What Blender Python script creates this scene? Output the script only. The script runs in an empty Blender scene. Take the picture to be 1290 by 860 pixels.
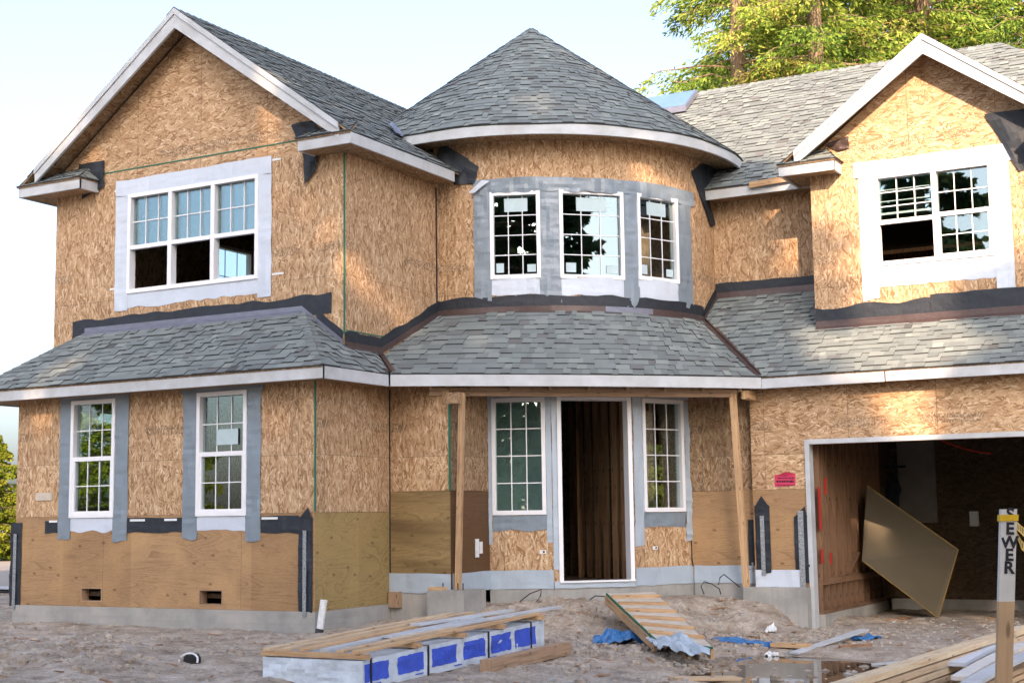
import bpy, math, random
from mathutils import Vector, Matrix, noise
R = math.radians
rnd = random.Random(7)
S = bpy.context.scene
COL = S.collection

# ------------------------------------------------------------------ camera
F = 1806.77; PI_, RO, YA = 0.121197, -0.0141455, 0.504243
CAM = Vector((11.06, -14.81, 0.0))
fw = Vector((-math.sin(YA)*math.cos(PI_), math.cos(YA)*math.cos(PI_), math.sin(PI_)))
rt = Vector((math.cos(YA), math.sin(YA), 0)); up = rt.cross(fw)
r2 = rt*math.cos(RO)+up*math.sin(RO); u2 = -rt*math.sin(RO)+up*math.cos(RO)
def ray(x, y): return fw + r2*((x-645)/F) - u2*((y-430)/F)
def onX(x, y, X): d = ray(x, y); return CAM + d*((X-CAM.x)/d.x)
def onY(x, y, Y): d = ray(x, y); return CAM + d*((Y-CAM.y)/d.y)
def onZ(x, y, Z): d = ray(x, y); return CAM + d*((Z-CAM.z)/d.z)
cd = bpy.data.cameras.new('camera'); cam = bpy.data.objects.new('camera', cd); COL.objects.link(cam)
cd.sensor_width = 36; cd.sensor_fit = 'HORIZONTAL'; cd.lens = F/1290*36; cd.clip_end = 3000; cd.clip_start = .1
M = Matrix((r2, u2, -fw)).transposed().to_4x4(); M.translation = CAM; cam.matrix_world = M
S.camera = cam

# ------------------------------------------------------------------ materials
MATS = {}
class NT:
    def __init__(s, name):
        s.m = bpy.data.materials.new(name); s.m.use_nodes = True; s.t = s.m.node_tree; s.t.nodes.clear()
        s.out = s.t.nodes.new('ShaderNodeOutputMaterial'); MATS[name] = s.m
    def n(s, typ, **kw):
        nd = s.t.nodes.new('ShaderNode'+typ)
        for k, v in kw.items():
            if k.startswith('i_'):
                key = k[2:]
                nd.inputs[int(key) if key.isdigit() else key].default_value = v
            else: setattr(nd, k, v)
        return nd
    def l(s, a, b): s.t.links.new(a, b)
    def math(s, op, a, b=None, c=None):
        nd = s.n('Math', operation=op)
        for i, v in enumerate((a, b, c)):
            if v is None: continue
            if isinstance(v, (int, float)): nd.inputs[i].default_value = v
            else: s.l(v, nd.inputs[i])
        return nd.outputs[0]
    def mix(s, f, a, b, typ='MIX'):
        nd = s.n('MixRGB', blend_type=typ)
        for i, v in enumerate((f, a, b)):
            if isinstance(v, (int, float)): nd.inputs[i].default_value = v
            elif isinstance(v, tuple): nd.inputs[i].default_value = (*v, 1)
            else: s.l(v, nd.inputs[i])
        return nd.outputs[0]
    def ramp(s, f, stops, interp='LINEAR'):
        nd = s.n('ValToRGB'); cr = nd.color_ramp; cr.interpolation = interp
        while len(cr.elements) < len(stops): cr.elements.new(.5)
        for e, (p, c) in zip(cr.elements, stops):
            e.position = p; e.color = (*c, 1) if isinstance(c, tuple) else (c, c, c, 1)
        s.l(f, nd.inputs[0]); return nd.outputs[0]
    def uv(s, scale=(1, 1, 1), rot=0, loc=(0, 0, 0), obj=False):
        if obj: src = s.n('NewGeometry').outputs['Position']
        else: src = s.n('UVMap').outputs[0]
        mp = s.n('Mapping'); mp.inputs['Scale'].default_value = scale; mp.inputs['Rotation'].default_value = (0, 0, rot); mp.inputs['Location'].default_value = loc
        s.l(src, mp.inputs[0]); return mp.outputs[0]
    def noise(s, vec, scale, detail=3, rough=.55, dist=0):
        nd = s.n('TexNoise'); nd.inputs['Scale'].default_value = scale; nd.inputs['Detail'].default_value = detail
        nd.inputs['Roughness'].default_value = rough; nd.inputs['Distortion'].default_value = dist
        s.l(vec, nd.inputs['Vector']); return nd.outputs['Fac']
    def finish(s, col, rough=.8, bump=None, bstr=.3, bdist=.01, metal=0, spec=.3, trans=0):
        b = s.n('BsdfPrincipled')
        if isinstance(col, tuple): b.inputs['Base Color'].default_value = (*col, 1)
        else: s.l(col, b.inputs['Base Color'])
        if isinstance(rough, (int, float)): b.inputs['Roughness'].default_value = rough
        else: s.l(rough, b.inputs['Roughness'])
        b.inputs['Metallic'].default_value = metal; b.inputs['Specular IOR Level'].default_value = spec
        if bump is not None:
            bn = s.n('Bump'); bn.inputs['Strength'].default_value = bstr; bn.inputs['Distance'].default_value = bdist
            s.l(bump, bn.inputs['Height']); s.l(bn.outputs[0], b.inputs['Normal'])
        s.l(b.outputs[0], s.out.inputs[0]); return s.m

def osb(name, horiz=False, dark=1.0, joints=True):
    t = NT(name); best_c = None; best_p = None
    uvn = t.uv()
    warp = t.n('TexNoise'); warp.inputs['Scale'].default_value = 3.0; t.l(uvn, warp.inputs['Vector'])
    base_rot = R(90) if horiz else 0
    for i, (ang, sc) in enumerate(((6, 46), (-13, 52), (30, 50), (-34, 52), (16, 42), (70, 50), (-62, 48))):
        mp = t.n('Mapping'); mp.vector_type = 'TEXTURE'
        mp.inputs['Rotation'].default_value = (0, 0, R(ang)+base_rot)
        mp.inputs['Scale'].default_value = (1.0, 5.2, 1)
        mp.inputs['Location'].default_value = (i*3.7, i*1.3, 0)
        ad = t.n('MixRGB', blend_type='ADD'); ad.inputs[0].default_value = .035; t.l(uvn, ad.inputs[1]); t.l(warp.outputs['Color'], ad.inputs[2])
        t.l(ad.outputs[0], mp.inputs[0])
        v = t.n('TexVoronoi', voronoi_dimensions='2D', feature='F1'); v.inputs['Scale'].default_value = sc
        v.inputs['Randomness'].default_value = 1
        t.l(mp.outputs[0], v.inputs['Vector'])
        sp = t.n('SeparateColor'); t.l(v.outputs['Color'], sp.inputs[0])
        pri = t.math('ADD', sp.outputs[0], -(i*.03) if i < 5 else -.16)
        val = sp.outputs[1]
        edge = t.math('MULTIPLY', v.outputs['Distance'], .22)
        val = t.math('SUBTRACT', val, edge)
        if best_c is None: best_c, best_p = val, pri
        else:
            gt = t.math('GREATER_THAN', pri, best_p)
            mx = t.n('Mix'); t.l(gt, mx.inputs[0]); t.l(best_c, mx.inputs[2]); t.l(val, mx.inputs[3]); best_c = mx.outputs[0]
            best_p = t.math('MAXIMUM', pri, best_p)
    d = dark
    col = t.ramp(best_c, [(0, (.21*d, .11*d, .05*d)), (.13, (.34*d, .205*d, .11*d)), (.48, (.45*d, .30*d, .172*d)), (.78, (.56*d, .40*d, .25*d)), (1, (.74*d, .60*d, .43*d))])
    big = t.noise(uvn, .9, 3); col = t.mix(t.math('MULTIPLY', big, .35), col, (.42*d, .265*d, .13*d), 'MIX')
    fine = t.noise(t.uv(scale=(1, .15, 1) if not horiz else (.15, 1, 1)), 260, 2); col = t.mix(.18, col, t.ramp(fine, [(.3, .25), (.7, .9)]), 'OVERLAY')
    if joints:
        su = t.n('SeparateXYZ'); t.l(uvn, su.inputs[0])
        def line(c, per, off, w):
            x = t.math('FRACT', t.math('DIVIDE', t.math('ADD', c, off), per)); return t.math('LESS_THAN', x, w/per)
        j = t.math('MAXIMUM', line(su.outputs[0], 1.22, .3+30, .006), line(su.outputs[1], 2.44, .9+30, .005))
        wn = t.n('TexWhiteNoise', noise_dimensions='2D'); cb = t.n('CombineXYZ')
        t.l(t.math('FLOOR', t.math('DIVIDE', t.math('ADD', su.outputs[0], 30.3), 1.22)), cb.inputs[0]); t.l(t.math('FLOOR', t.math('DIVIDE', t.math('ADD', su.outputs[1], 30.9), 2.44)), cb.inputs[1]); t.l(cb.outputs[0], wn.inputs['Vector'])
        col = t.mix(.22, col, t.ramp(wn.outputs['Value'], [(0, (.34, .32, .30)), (1, (.66, .64, .60))]), 'OVERLAY')
        col = t.mix(t.math('MULTIPLY', j, .85), col, (.09, .07, .045))
        fu = t.math('ABSOLUTE', t.math('SUBTRACT', t.math('FRACT', t.math('DIVIDE', t.math('ADD', su.outputs[0], 30.3), .4067)), .5))
        fv = t.math('ABSOLUTE', t.math('SUBTRACT', t.math('FRACT', t.math('DIVIDE', t.math('ADD', su.outputs[1], 30.), .17)), .5))
        col = t.mix(t.math('MULTIPLY', t.math('MULTIPLY', t.math('LESS_THAN', fu, .011), t.math('LESS_THAN', fv, .03)), .6), col, (.08, .06, .04))
        # ink stampings printed near the sheet ends
        band = t.math('LESS_THAN', t.math('FRACT', t.math('DIVIDE', t.math('ADD', su.outputs[1], 30.55), 2.44)), .05)
        ink = t.math('GREATER_THAN', t.noise(t.uv(scale=(2.2, 1, 1)), 30, 1), .53)
        patch = t.math('GREATER_THAN', t.noise(uvn, 1.3, 0), .5)
        col = t.mix(t.math('MULTIPLY', t.math('MULTIPLY', band, ink), t.math('MULTIPLY', patch, .6)), col, (.08, .07, .06))
    t.finish(col, .75, best_c, .25, .004)
osb('osb'); osb('osb_horizontal', horiz=True); osb('osb_dark', dark=.62); osb('osb_inside_shaded', dark=.18, joints=False)  # third is a darker tone; last has indoor shade put into its colour

def ply(name, c1, c2, c3, rings=3.0):
    t = NT(name); u = t.uv(scale=(1.0, 3.0, 1) if rings < 2.3 and rings > 2 else (.45, 4.5, 1))
    n1 = t.noise(u, .85, 2.5, .5, .9)
    bands = t.math('FRACT', t.math('MULTIPLY', n1, 16*rings/3))
    bands = t.ramp(bands, [(0, 0.0), (.75, .45), (.93, 1.0), (1, .1)])
    col = t.mix(t.math('MULTIPLY', bands, .55 if 2 < rings < 2.3 else .5), c1, c2)
    bl = t.noise(t.uv(scale=(.35, 2.2, 1) if name == 'plywood_dark' else (1, 1.0, 1)), 1.4, 2); col = t.mix(t.ramp(bl, [(.45, 0.), (.68, .75)]), col, c3)
    streak = t.noise(t.uv(scale=(.12, 1, 1)), 110, 3); col = t.mix(.35, col, t.ramp(streak, [(.3, .3), (.7, .72)]), 'OVERLAY')
    kv = t.n('TexVoronoi', voronoi_dimensions='2D'); kv.inputs['Scale'].default_value = 1.7; t.l(t.uv(scale=(1.0, 1.8, 1)), kv.inputs['Vector'])
    kn = t.ramp(kv.outputs['Distance'], [(0, 1.0), (.035, .9), (.07, 0.0)])
    col = t.mix(t.math('MULTIPLY', kn, t.math('MULTIPLY', t.math('GREATER_THAN', t.noise(t.uv(), .9, 1), .5), .7)), col, (.10, .055, .025))
    su = t.n('SeparateXYZ'); t.l(t.uv(), su.inputs[0])
    j = t.math('LESS_THAN', t.math('FRACT', t.math('DIVIDE', t.math('ADD', su.outputs[0], 30.), 2.44)), .0024)
    # nail heads in rows
    fu = t.math('ABSOLUTE', t.math('SUBTRACT', t.math('FRACT', t.math('DIVIDE', t.math('ADD', su.outputs[0], 30.2), .406)), .5))
    fv = t.math('ABSOLUTE', t.math('SUBTRACT', t.math('FRACT', t.math('DIVIDE', t.math('ADD', su.outputs[1], 30.), .16)), .5))
    nail = t.math('MULTIPLY', t.math('LESS_THAN', fu, .012), t.math('LESS_THAN', fv, .035))
    pat = t.n('TexVoronoi', voronoi_dimensions='1D'); pat.inputs['Scale'].default_value = .9; t.l(su.outputs[0], pat.inputs['W']); sp2 = t.n('SeparateColor'); t.l(pat.outputs['Color'], sp2.inputs[0])
    col = t.mix(.4, col, t.ramp(sp2.outputs[0], [(0, (.38, .35, .30)), (1, (.62, .62, .60))]), 'OVERLAY')
    col = t.mix(t.math('MULTIPLY', t.math('MAXIMUM', j, nail), .6), col, (.06, .045, .03))
    t.finish(col, .65, streak, .15, .003)
ply('plywood', (.355, .222, .115), (.15, .08, .035), (.43, .27, .13), 2.6)
ply('plywood_yellow', (.34, .25, .105), (.12, .075, .03), (.37, .26, .11), 2.2)
ply('plywood_dark', (.29, .205, .09), (.10, .06, .025), (.10, .06, .028), 2.4)
ply('plywood_brown', (.13, .070, .032), (.08, .042, .02), (.10, .055, .025), 1.2)

def lumber(name, c1, c2, knots=True, rough=.7):
    t = NT(name); u = t.uv(scale=(14, .7, 1))
    g = t.noise(u, 2.2, 4, .6, .6)
    col = t.ramp(g, [(.3, c2), (.5, c1), (.75, tuple(min(1, x*1.15) for x in c1))])
    oi = t.n('ObjectInfo'); col = t.mix(.35, col, t.ramp(oi.outputs['Random'], [(0, .35), (1, .68)]), 'OVERLAY')
    if knots:
        kv = t.n('TexVoronoi', voronoi_dimensions='2D'); kv.inputs['Scale'].default_value = 2.3; t.l(t.uv(scale=(3.4, 1, 1)), kv.inputs['Vector'])
        col = t.mix(t.ramp(kv.outputs['Distance'], [(0, .8), (.05, .6), (.09, 0.)]), col, tuple(x*.35 for x in c2))
    dirt = t.noise(t.uv(), 5, 4); col = t.mix(t.ramp(dirt, [(.5, 0.), (.75, .3)]), col, (.16, .13, .10))
    t.finish(col, rough, g, .2, .003)
lumber('lumber', (.50, .33, .18), (.34, .19, .09)); lumber('lumber_pale', (.58, .44, .28), (.44, .28, .15))
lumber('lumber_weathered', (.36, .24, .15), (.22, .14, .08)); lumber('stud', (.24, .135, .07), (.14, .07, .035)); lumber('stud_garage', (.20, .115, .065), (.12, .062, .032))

def simple(name, c, rough=.6, var=.15, scale=6, metal=0, spec=.3, bstr=.15, bdist=.004, c2=None):
    t = NT(name); n = t.noise(t.uv(), scale, 5); c2 = c2 or tuple(x*(1-var*2) for x in c)
    col = t.ramp(n, [(.3, c2), (.65, c)])
    return t.finish(col, rough, n, bstr, bdist, metal, spec)
simple('primed_board', (.51, .54, .56), .55, .07, 3, c2=(.40, .415, .41))
simple('primed_board_dirty', (.66, .63, .57), .6, .1, 8)
simple('vinyl', (.80, .81, .82), .35, .02, 3)
simple('white_wrap', (.56, .62, .69), .42, .03, 2.2, bstr=.6, bdist=.05)
simple('grey_wrap', (.20, .25, .29), .34, .05, 2.0, bstr=.7, bdist=.05, spec=.6)
simple('grey_wrap_light', (.40, .475, .54), .38, .05, 2.0, bstr=.6, bdist=.05, spec=.5)
simple('black_paper', (.019, .025, .034), .55, .2, 9, bstr=.6, bdist=.015, spec=.45)
simple('flashing_brown', (.10, .07, .065), .35, .15, 12, metal=.3, spec=.5)
simple('flashing_grey', (.20, .21, .26), .35, .12, 6, metal=.3, spec=.5)
simple('galvanised', (.42, .45, .47), .42, .3, 40, metal=.5)
simple('drywall', (.22, .21, .19), .8, .1, 4); simple('green_board', (.38, .50, .46), .7, .1, 3)
simple('sticker_film', (.46, .58, .60), .5, .04, 8); simple('ramp_deck', (.56, .50, .41), .8, .12, 9); simple('paper_white', (.75, .77, .76), .6, .05, 20); simple('black_ink', (.02, .02, .025), .6, .1)
simple('sheet_brown', (.125, .105, .07), .6, .06, 3, bstr=.05); simple('sheet_edge', (.35, .22, .06), .6, .05, 3)
simple('blue_plastic', (.02, .16, .42), .35, .25, 15, bstr=.8, bdist=.02, spec=.5)
simple('bundle_wrap', (.62, .70, .77), .35, .12, 6, bstr=.8, bdist=.03, spec=.5)
simple('print_blue', (.05, .11, .62), .35, .12, 6, bstr=.8, bdist=.03, spec=.5)
simple('yellow_tape', (.75, .46, .02), .4, .1, 20); simple('pink_paper', (.62, .05, .12), .6, .08, 20)
simple('red_paint', (.55, .04, .03), .5, .1); simple('dark_metal', (.03, .03, .032), .4, .2); simple('panel_green', (.02, .16, .10), .6, .1)
simple('pvc', (.72, .73, .72), .4, .06, 20); simple('steel_glass_blue', (.13, .23, .42), .3, .1, 2, metal=.0, spec=.4, bstr=.02)
simple('dark_fabric', (.02, .035, .04), .9, .3, 10); simple('asphalt', (.30, .27, .24), .9, .1, 8); simple('kerb_stone', (.45, .45, .43), .8, .1, 8)
simple('stone_light', (.44, .39, .32), .85, .15, 30); simple('chip_wood', (.38, .22, .12), .8, .3, 3)

def concrete():
    t = NT('concrete'); u = t.uv(); a = t.noise(u, 1.6, 6, .65); b = t.noise(u, 45, 3)
    col = t.ramp(a, [(.3, (.24, .24, .225)), (.52, (.34, .335, .31)), (.7, (.41, .39, .35))])
    v = t.n('TexVoronoi'); v.inputs['Scale'].default_value = 26; t.l(u, v.inputs['Vector'])
    pit = t.ramp(v.outputs['Distance'], [(.0, 1.), (.09, 0.)])
    pm = t.math('MULTIPLY', pit, t.math('GREATER_THAN', t.noise(u, 6, 2), .55))
    col = t.mix(t.math('MULTIPLY', pm, .6), col, (.08, .08, .075))
    drip = t.noise(t.uv(scale=(6, .4, 1)), 2, 3); col = t.mix(t.ramp(drip, [(.5, 0.), (.75, .35)]), col, (.20, .19, .17))
    t.finish(col, .85, b, .3, .004)
concrete()

def shingle():
    t = NT('shingle'); at = t.n('Attribute'); at.attribute_name = 'tab'
    s = t.n('SeparateColor'); t.l(at.outputs['Color'], s.inputs[0])
    c = t.ramp(s.outputs[0], [(0, (.055, .058, .058)), (.15, (.140, .140, .136)), (.3, (.140, .160, .156)), (.5, (.172, .196, .188)), (.75, (.218, .245, .228)), (1, (.29, .315, .28))])
    g = t.noise(t.uv(), 320, 2, .7); c = t.mix(.55, c, t.ramp(g, [(.3, .28), (.7, .75)]), 'OVERLAY')
    w = t.noise(t.uv(), 1.1, 3); c = t.mix(.25, c, t.ramp(w, [(.3, .38), (.7, .62)]), 'OVERLAY')
    t.finish(c, .9, g, .5, .003, spec=.2)
shingle()

def glass():
    t = NT('glass'); fr = t.n('LayerWeight'); fr.inputs[0].default_value = .5
    f = t.math('ADD', t.math('MULTIPLY', t.math('POWER', fr.outputs['Facing'], 5), .8), .17); f.node.use_clamp = True
    tr = t.n('BsdfTransparent'); tr.inputs[0].default_value = (.86, .93, .92, 1)
    gl = t.n('BsdfGlossy'); gl.inputs['Roughness'].default_value = .005; gl.inputs['Color'].default_value = (.80, .94, .97, 1)
    bn = t.n('Bump'); bn.inputs['Strength'].default_value = .03; bn.inputs['Distance'].default_value = .01
    t.l(t.noise(t.uv(), 1.6, 1), bn.inputs['Height']); t.l(bn.outputs[0], gl.inputs['Normal'])
    mx = t.n('MixShader'); t.l(f, mx.inputs[0]); t.l(tr.outputs[0], mx.inputs[1]); t.l(gl.outputs[0], mx.inputs[2]); t.l(mx.outputs[0], t.out.inputs[0])
glass()
def water():
    t = NT('water'); n = t.noise(t.uv(obj=True), 3, 2); t.finish((.10, .075, .05), .02, n, .02, .01, spec=1.0)
water()
def ground():
    t = NT('dirt'); p = t.uv(obj=True)
    a = t.noise(p, .5, 5, .6); b = t.noise(p, 3.2, 6, .65); c = t.noise(p, 28, 4, .7)
    col = t.ramp(b, [(.28, (.17, .13, .095)), (.44, (.32, .262, .20)), (.62, (.455, .395, .32)), (.8, (.58, .52, .44))])
    col = t.mix(t.ramp(a, [(.48, 0.), (.66, .45)]), col, (.27, .25, .225))
    col = t.mix(.5, col, t.ramp(c, [(.3, .25), (.7, .75)]), 'OVERLAY')
    v = t.n('TexVoronoi'); v.inputs['Scale'].default_value = 22; t.l(p, v.inputs['Vector'])
    sp = t.n('SeparateColor'); t.l(v.outputs['Color'], sp.inputs[0])
    peb = t.math('MULTIPLY', t.ramp(v.outputs['Distance'], [(.18, 1.), (.30, 0.)]), t.math('GREATER_THAN', sp.outputs[0], .62))
    col = t.mix(t.math('MULTIPLY', peb, .7), col, t.ramp(sp.outputs[1], [(0, (.14, .13, .12)), (.5, (.33, .31, .28)), (1, (.50, .47, .43))]))
    h = t.math('ADD', t.math('MULTIPLY', c, .5), t.math('MULTIPLY', peb, .8))
    t.finish(col, .92, h, .9, .035, spec=.15)
ground()
def grassm(name, c1, c2):
    t = NT(name); n = t.noise(t.uv(obj=True), 9, 5, .7); t.finish(t.ramp(n, [(.3, c1), (.7, c2)]), .9, n, .6, .03, spec=.1)
grassm('lawn', (.06, .12, .02), (.16, .24, .05))
def leaf(name, stops, tl=.35):
    t = NT(name); at = t.n('Attribute'); at.attribute_name = 'tab'; s = t.n('SeparateColor'); t.l(at.outputs['Color'], s.inputs[0])
    c = t.ramp(s.outputs[0], stops)
    d = t.n('BsdfDiffuse'); t.l(c, d.inputs[0]); tt = t.n('BsdfTranslucent'); t.l(c, tt.inputs[0])
    mx = t.n('MixShader'); mx.inputs[0].default_value = tl; t.l(d.outputs[0], mx.inputs[1]); t.l(tt.outputs[0], mx.inputs[2]); t.l(mx.outputs[0], t.out.inputs[0])
leaf('fir_leaf', [(0, (.03, .08, .02)), (.3, (.13, .22, .04)), (.65, (.27, .35, .06)), (.93, (.42, .43, .10)), (1, (.38, .28, .10))])
leaf('hedge_leaf', [(0, (.06, .10, .01)), (.5, (.16, .20, .02)), (1, (.28, .28, .04))])
leaf('dark_leaf', [(0, (.03, .06, .03)), (1, (.09, .14, .06))], .3)
def bark():
    t = NT('bark'); n = t.noise(t.uv(scale=(5, .8, 1)), 3, 5, .7); t.finish(t.ramp(n, [(.3, (.11, .075, .05)), (.7, (.30, .21, .14))]), .9, n, .8, .03)
bark()

# ------------------------------------------------------------------ mesh builder
def frame2(n):
    n = Vector(n).normalized(); a = Vector((0, 0, 1)) if abs(n.z) < .9 else Vector((1, 0, 0))
    t = a.cross(n).normalized(); return t, n.cross(t)
class MB:
    def __init__(s): s.v = []; s.f = []; s.uv = []; s.c = []; s.smooth = []; s.o = (rnd.random()*7, rnd.random()*7)
    def face(s, pts, uv=None, c=None, smooth=False):
        pts = [Vector(p) for p in pts]; b = len(s.v); s.v += pts; s.f.append(tuple(range(b, b+len(pts))))
        if uv is None:
            n = Vector((0, 0, 0))
            for i in range(len(pts)): n += (pts[i]-pts[0]).cross(pts[(i+1) % len(pts)]-pts[0])
            if n.length < 1e-12: n = Vector((0, 0, 1))
            n.normalize(); ax = max(range(3), key=lambda k: abs(n[k]))
            uv = [((p.y, p.z), (p.x, p.z), (p.x, p.y))[ax] for p in pts]; uv = [(a+s.o[0], b_+s.o[1]) for a, b_ in uv]
        s.uv.append(uv); s.c.append(c if c is not None else .5); s.smooth.append(smooth)
    def hexa(s, p, along=2):   # 8 points, bottom 0-3, top 4-7; grain runs along the longest side
        e = [(p[1]-p[0]).length, (p[3]-p[0]).length, (p[4]-p[0]).length]
        o = s.o
        def q(a, b, c, d):
            P = [p[a], p[b], p[c], p[d]]; w = (P[1]-P[0]).length; h = (P[3]-P[0]).length
            if h >= w: uv = [(o[0], o[1]), (o[0]+w, o[1]), (o[0]+w, o[1]+h), (o[0], o[1]+h)]
            else: uv = [(o[0], o[1]), (o[0], o[1]+w), (o[0]+h, o[1]+w), (o[0]+h, o[1])]
            s.face(P, uv)
        q(0, 3, 2, 1); q(4, 5, 6, 7); q(0, 1, 5, 4); q(1, 2, 6, 5); q(2, 3, 7, 6); q(3, 0, 4, 7)
    def box(s, x0, x1, y0, y1, z0, z1):
        V = Vector; s.hexa([V((x0, y0, z0)), V((x1, y0, z0)), V((x1, y1, z0)), V((x0, y1, z0)), V((x0, y0, z1)), V((x1, y0, z1)), V((x1, y1, z1)), V((x0, y1, z1))]); return s
    def bar(s, a, b, w, h, upv=(0, 0, 1), bend=None):   # from a to b, width w sideways, height h along up, centred
        a = Vector(a); b = Vector(b); d = (b-a).normalized(); sd = d.cross(Vector(upv)).normalized(); u_ = sd.cross(d)
        sd *= w/2; u_ *= h/2
        s.hexa([a-sd-u_, a+sd-u_, b+sd-u_, b-sd-u_, a-sd+u_, a+sd+u_, b+sd+u_, b-sd+u_]); return s
    def slab(s, pts, nrm, th):   # planar polygon extruded by th along -nrm
        pts = [Vector(p) for p in pts]; n = Vector(nrm).normalized()*th; lo = [p-n for p in pts]
        s.face(pts); s.face(lo[::-1])
        for i in range(len(pts)):
            j = (i+1) % len(pts); s.face([pts[j], pts[i], lo[i], lo[j]])
        return s
    def tube(s, pts, r, n=8, cap=True):
        pts = [Vector(p) for p in pts]; rr = r if isinstance(r, (list, tuple)) else [r]*len(pts); rings = []
        for i, p in enumerate(pts):
            d = (pts[min(i+1, len(pts)-1)]-pts[max(i-1, 0)]).normalized(); a, b = frame2(d)
            rings.append([p+(a*math.cos(2*math.pi*k/n)+b*math.sin(2*math.pi*k/n))*rr[i] for k in range(n)])
        L = 0
        for i in range(len(pts)-1):
            l2 = L+(pts[i+1]-pts[i]).length
            for k in range(n):
                k2 = (k+1) % n; w = 2*math.pi*max(rr[i], .01)/n
                s.face([rings[i][k], rings[i][k2], rings[i+1][k2], rings[i+1][k]], [(k*w, L), (k*w+w, L), (k*w+w, l2), (k*w, l2)], smooth=True)
            L = l2
        if cap: s.face(rings[0][::-1]); s.face(rings[-1])
        return s
    def build(s, name, mat, parent=None, merge=False, loc=None):
        me = bpy.data.meshes.new(name); me.from_pydata([tuple(v) for v in s.v], [], s.f)
        ul = me.uv_layers.new(name='UVMap'); flat = [x for u in s.uv for p in u for x in p]; ul.data.foreach_set('uv', flat)
        ca = me.color_attributes.new('tab', 'FLOAT_COLOR', 'CORNER'); cc = []
        for f, c in zip(s.f, s.c): cc += [c, c, c, 1.0]*len(f)
        ca.data.foreach_set('color', cc)
        me.polygons.foreach_set('use_smooth', s.smooth)
        me.materials.append(MATS[mat]); me.update()
        if merge:
            import bmesh
            bm = bmesh.new(); bm.from_mesh(me); bmesh.ops.remove_doubles(bm, verts=bm.verts, dist=1e-4); bmesh.ops.recalc_face_normals(bm, faces=bm.faces); bm.to_mesh(me); bm.free()
        o = bpy.data.objects.new(name, me); COL.objects.link(o)
        if parent is not None: o.parent = parent
        return o
def tag(o, label=None, cat=None, group=None, kind=None):
    if label: o['label'] = label
    if cat: o['category'] = cat
    if group: o['group'] = group
    if kind: o['kind'] = kind
    return o
def thing(name, label, cat, group=None, loc=(0, 0, 0)):
    o = bpy.data.objects.new(name, None); COL.objects.link(o); o.empty_display_size = .2; return tag(o, label, cat, group)

# ------------------------------------------------------------------ house
H = thing('unfinished_house', 'two storey house under construction in bare strand board with round turret and shingle roofs', 'house')
def P_(name, mb, mat, label=None, parent=None, merge=False):
    o = mb.build(name, mat, parent or H, merge)
    if label: o['label'] = label
    return o
def flat(P, Q):   # wall mapping through plan points P->Q ; outward = right of the direction
    P = Vector((*P, 0)); Q = Vector((*Q, 0)); d = (Q-P).normalized(); n = Vector((d.y, -d.x, 0))
    def f(u, z, o=0.): p = P+d*u+n*o; return Vector((p.x, p.y, z))
    f.len = (Q-P).length; f.seg = 99; f.n = n; return f
TC = (-.10, 6.25); TR = 3.07
def cyl(rad=TR):   # u is azimuth arc length measured from azimuth 0, centre TC
    def f(u, z, o=0.):
        a = u/rad; r = rad+o; return Vector((TC[0]+r*math.cos(a), TC[1]+r*math.sin(a), z))
    f.seg = .12; return f
def wall(name, f, u0, u1, z0, z1, mat, holes=(), th=.14, label=None, back=True, caps_=False, parent=None):
    us = sorted({u0, u1, *[h[0] for h in holes], *[h[1] for h in holes]}); zs = sorted({z0, z1, *[h[2] for h in holes], *[h[3] for h in holes]})
    us = [u for u in us if u0-1e-6 <= u <= u1+1e-6]; zs = [z for z in zs if z0-1e-6 <= z <= z1+1e-6]
    uu = []
    for a, b in zip(us, us[1:]):
        n = max(1, int(math.ceil((b-a)/f.seg))); uu += [a+(b-a)*k/n for k in range(n)]
    uu.append(us[-1]); mb = MB()
    inh = lambda u, z: any(h[0] < u < h[1] and h[2] < z < h[3] for h in holes)
    o = mb.o if False else (0, 0)
    sm = f.seg < 5
    for a, b in zip(uu, uu[1:]):
        for c, d in zip(zs, zs[1:]):
            if inh((a+b)/2, (c+d)/2): continue
            uv = [(a, c), (b, c), (b, d), (a, d)]
            mb.face([f(a, c), f(b, c), f(b, d), f(a, d)], uv, smooth=sm)
            if back: mb.face([f(b, c, -th), f(a, c, -th), f(a, d, -th), f(b, d, -th)], [uv[1], uv[0], uv[3], uv[2]])
            for (p, q, tst) in (((a, c), (b, c), ((a+b)/2, c-1e-3)), ((b, c), (b, d), (b+1e-3, (c+d)/2)), ((b, d), (a, d), ((a+b)/2, d+1e-3)), ((a, d), (a, c), (a-1e-3, (c+d)/2))):
                ou = tst[0] < u0 or tst[0] > u1 or tst[1] < z0 or tst[1] > z1
                if (ou and not (tst[0] < u0 or tst[0] > u1) or (ou and caps_)) or (not ou and inh(*tst)): mb.face([f(*q), f(*p), f(*p, -th), f(*q, -th)])
    return P_(name, mb, mat, label, parent)
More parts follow.
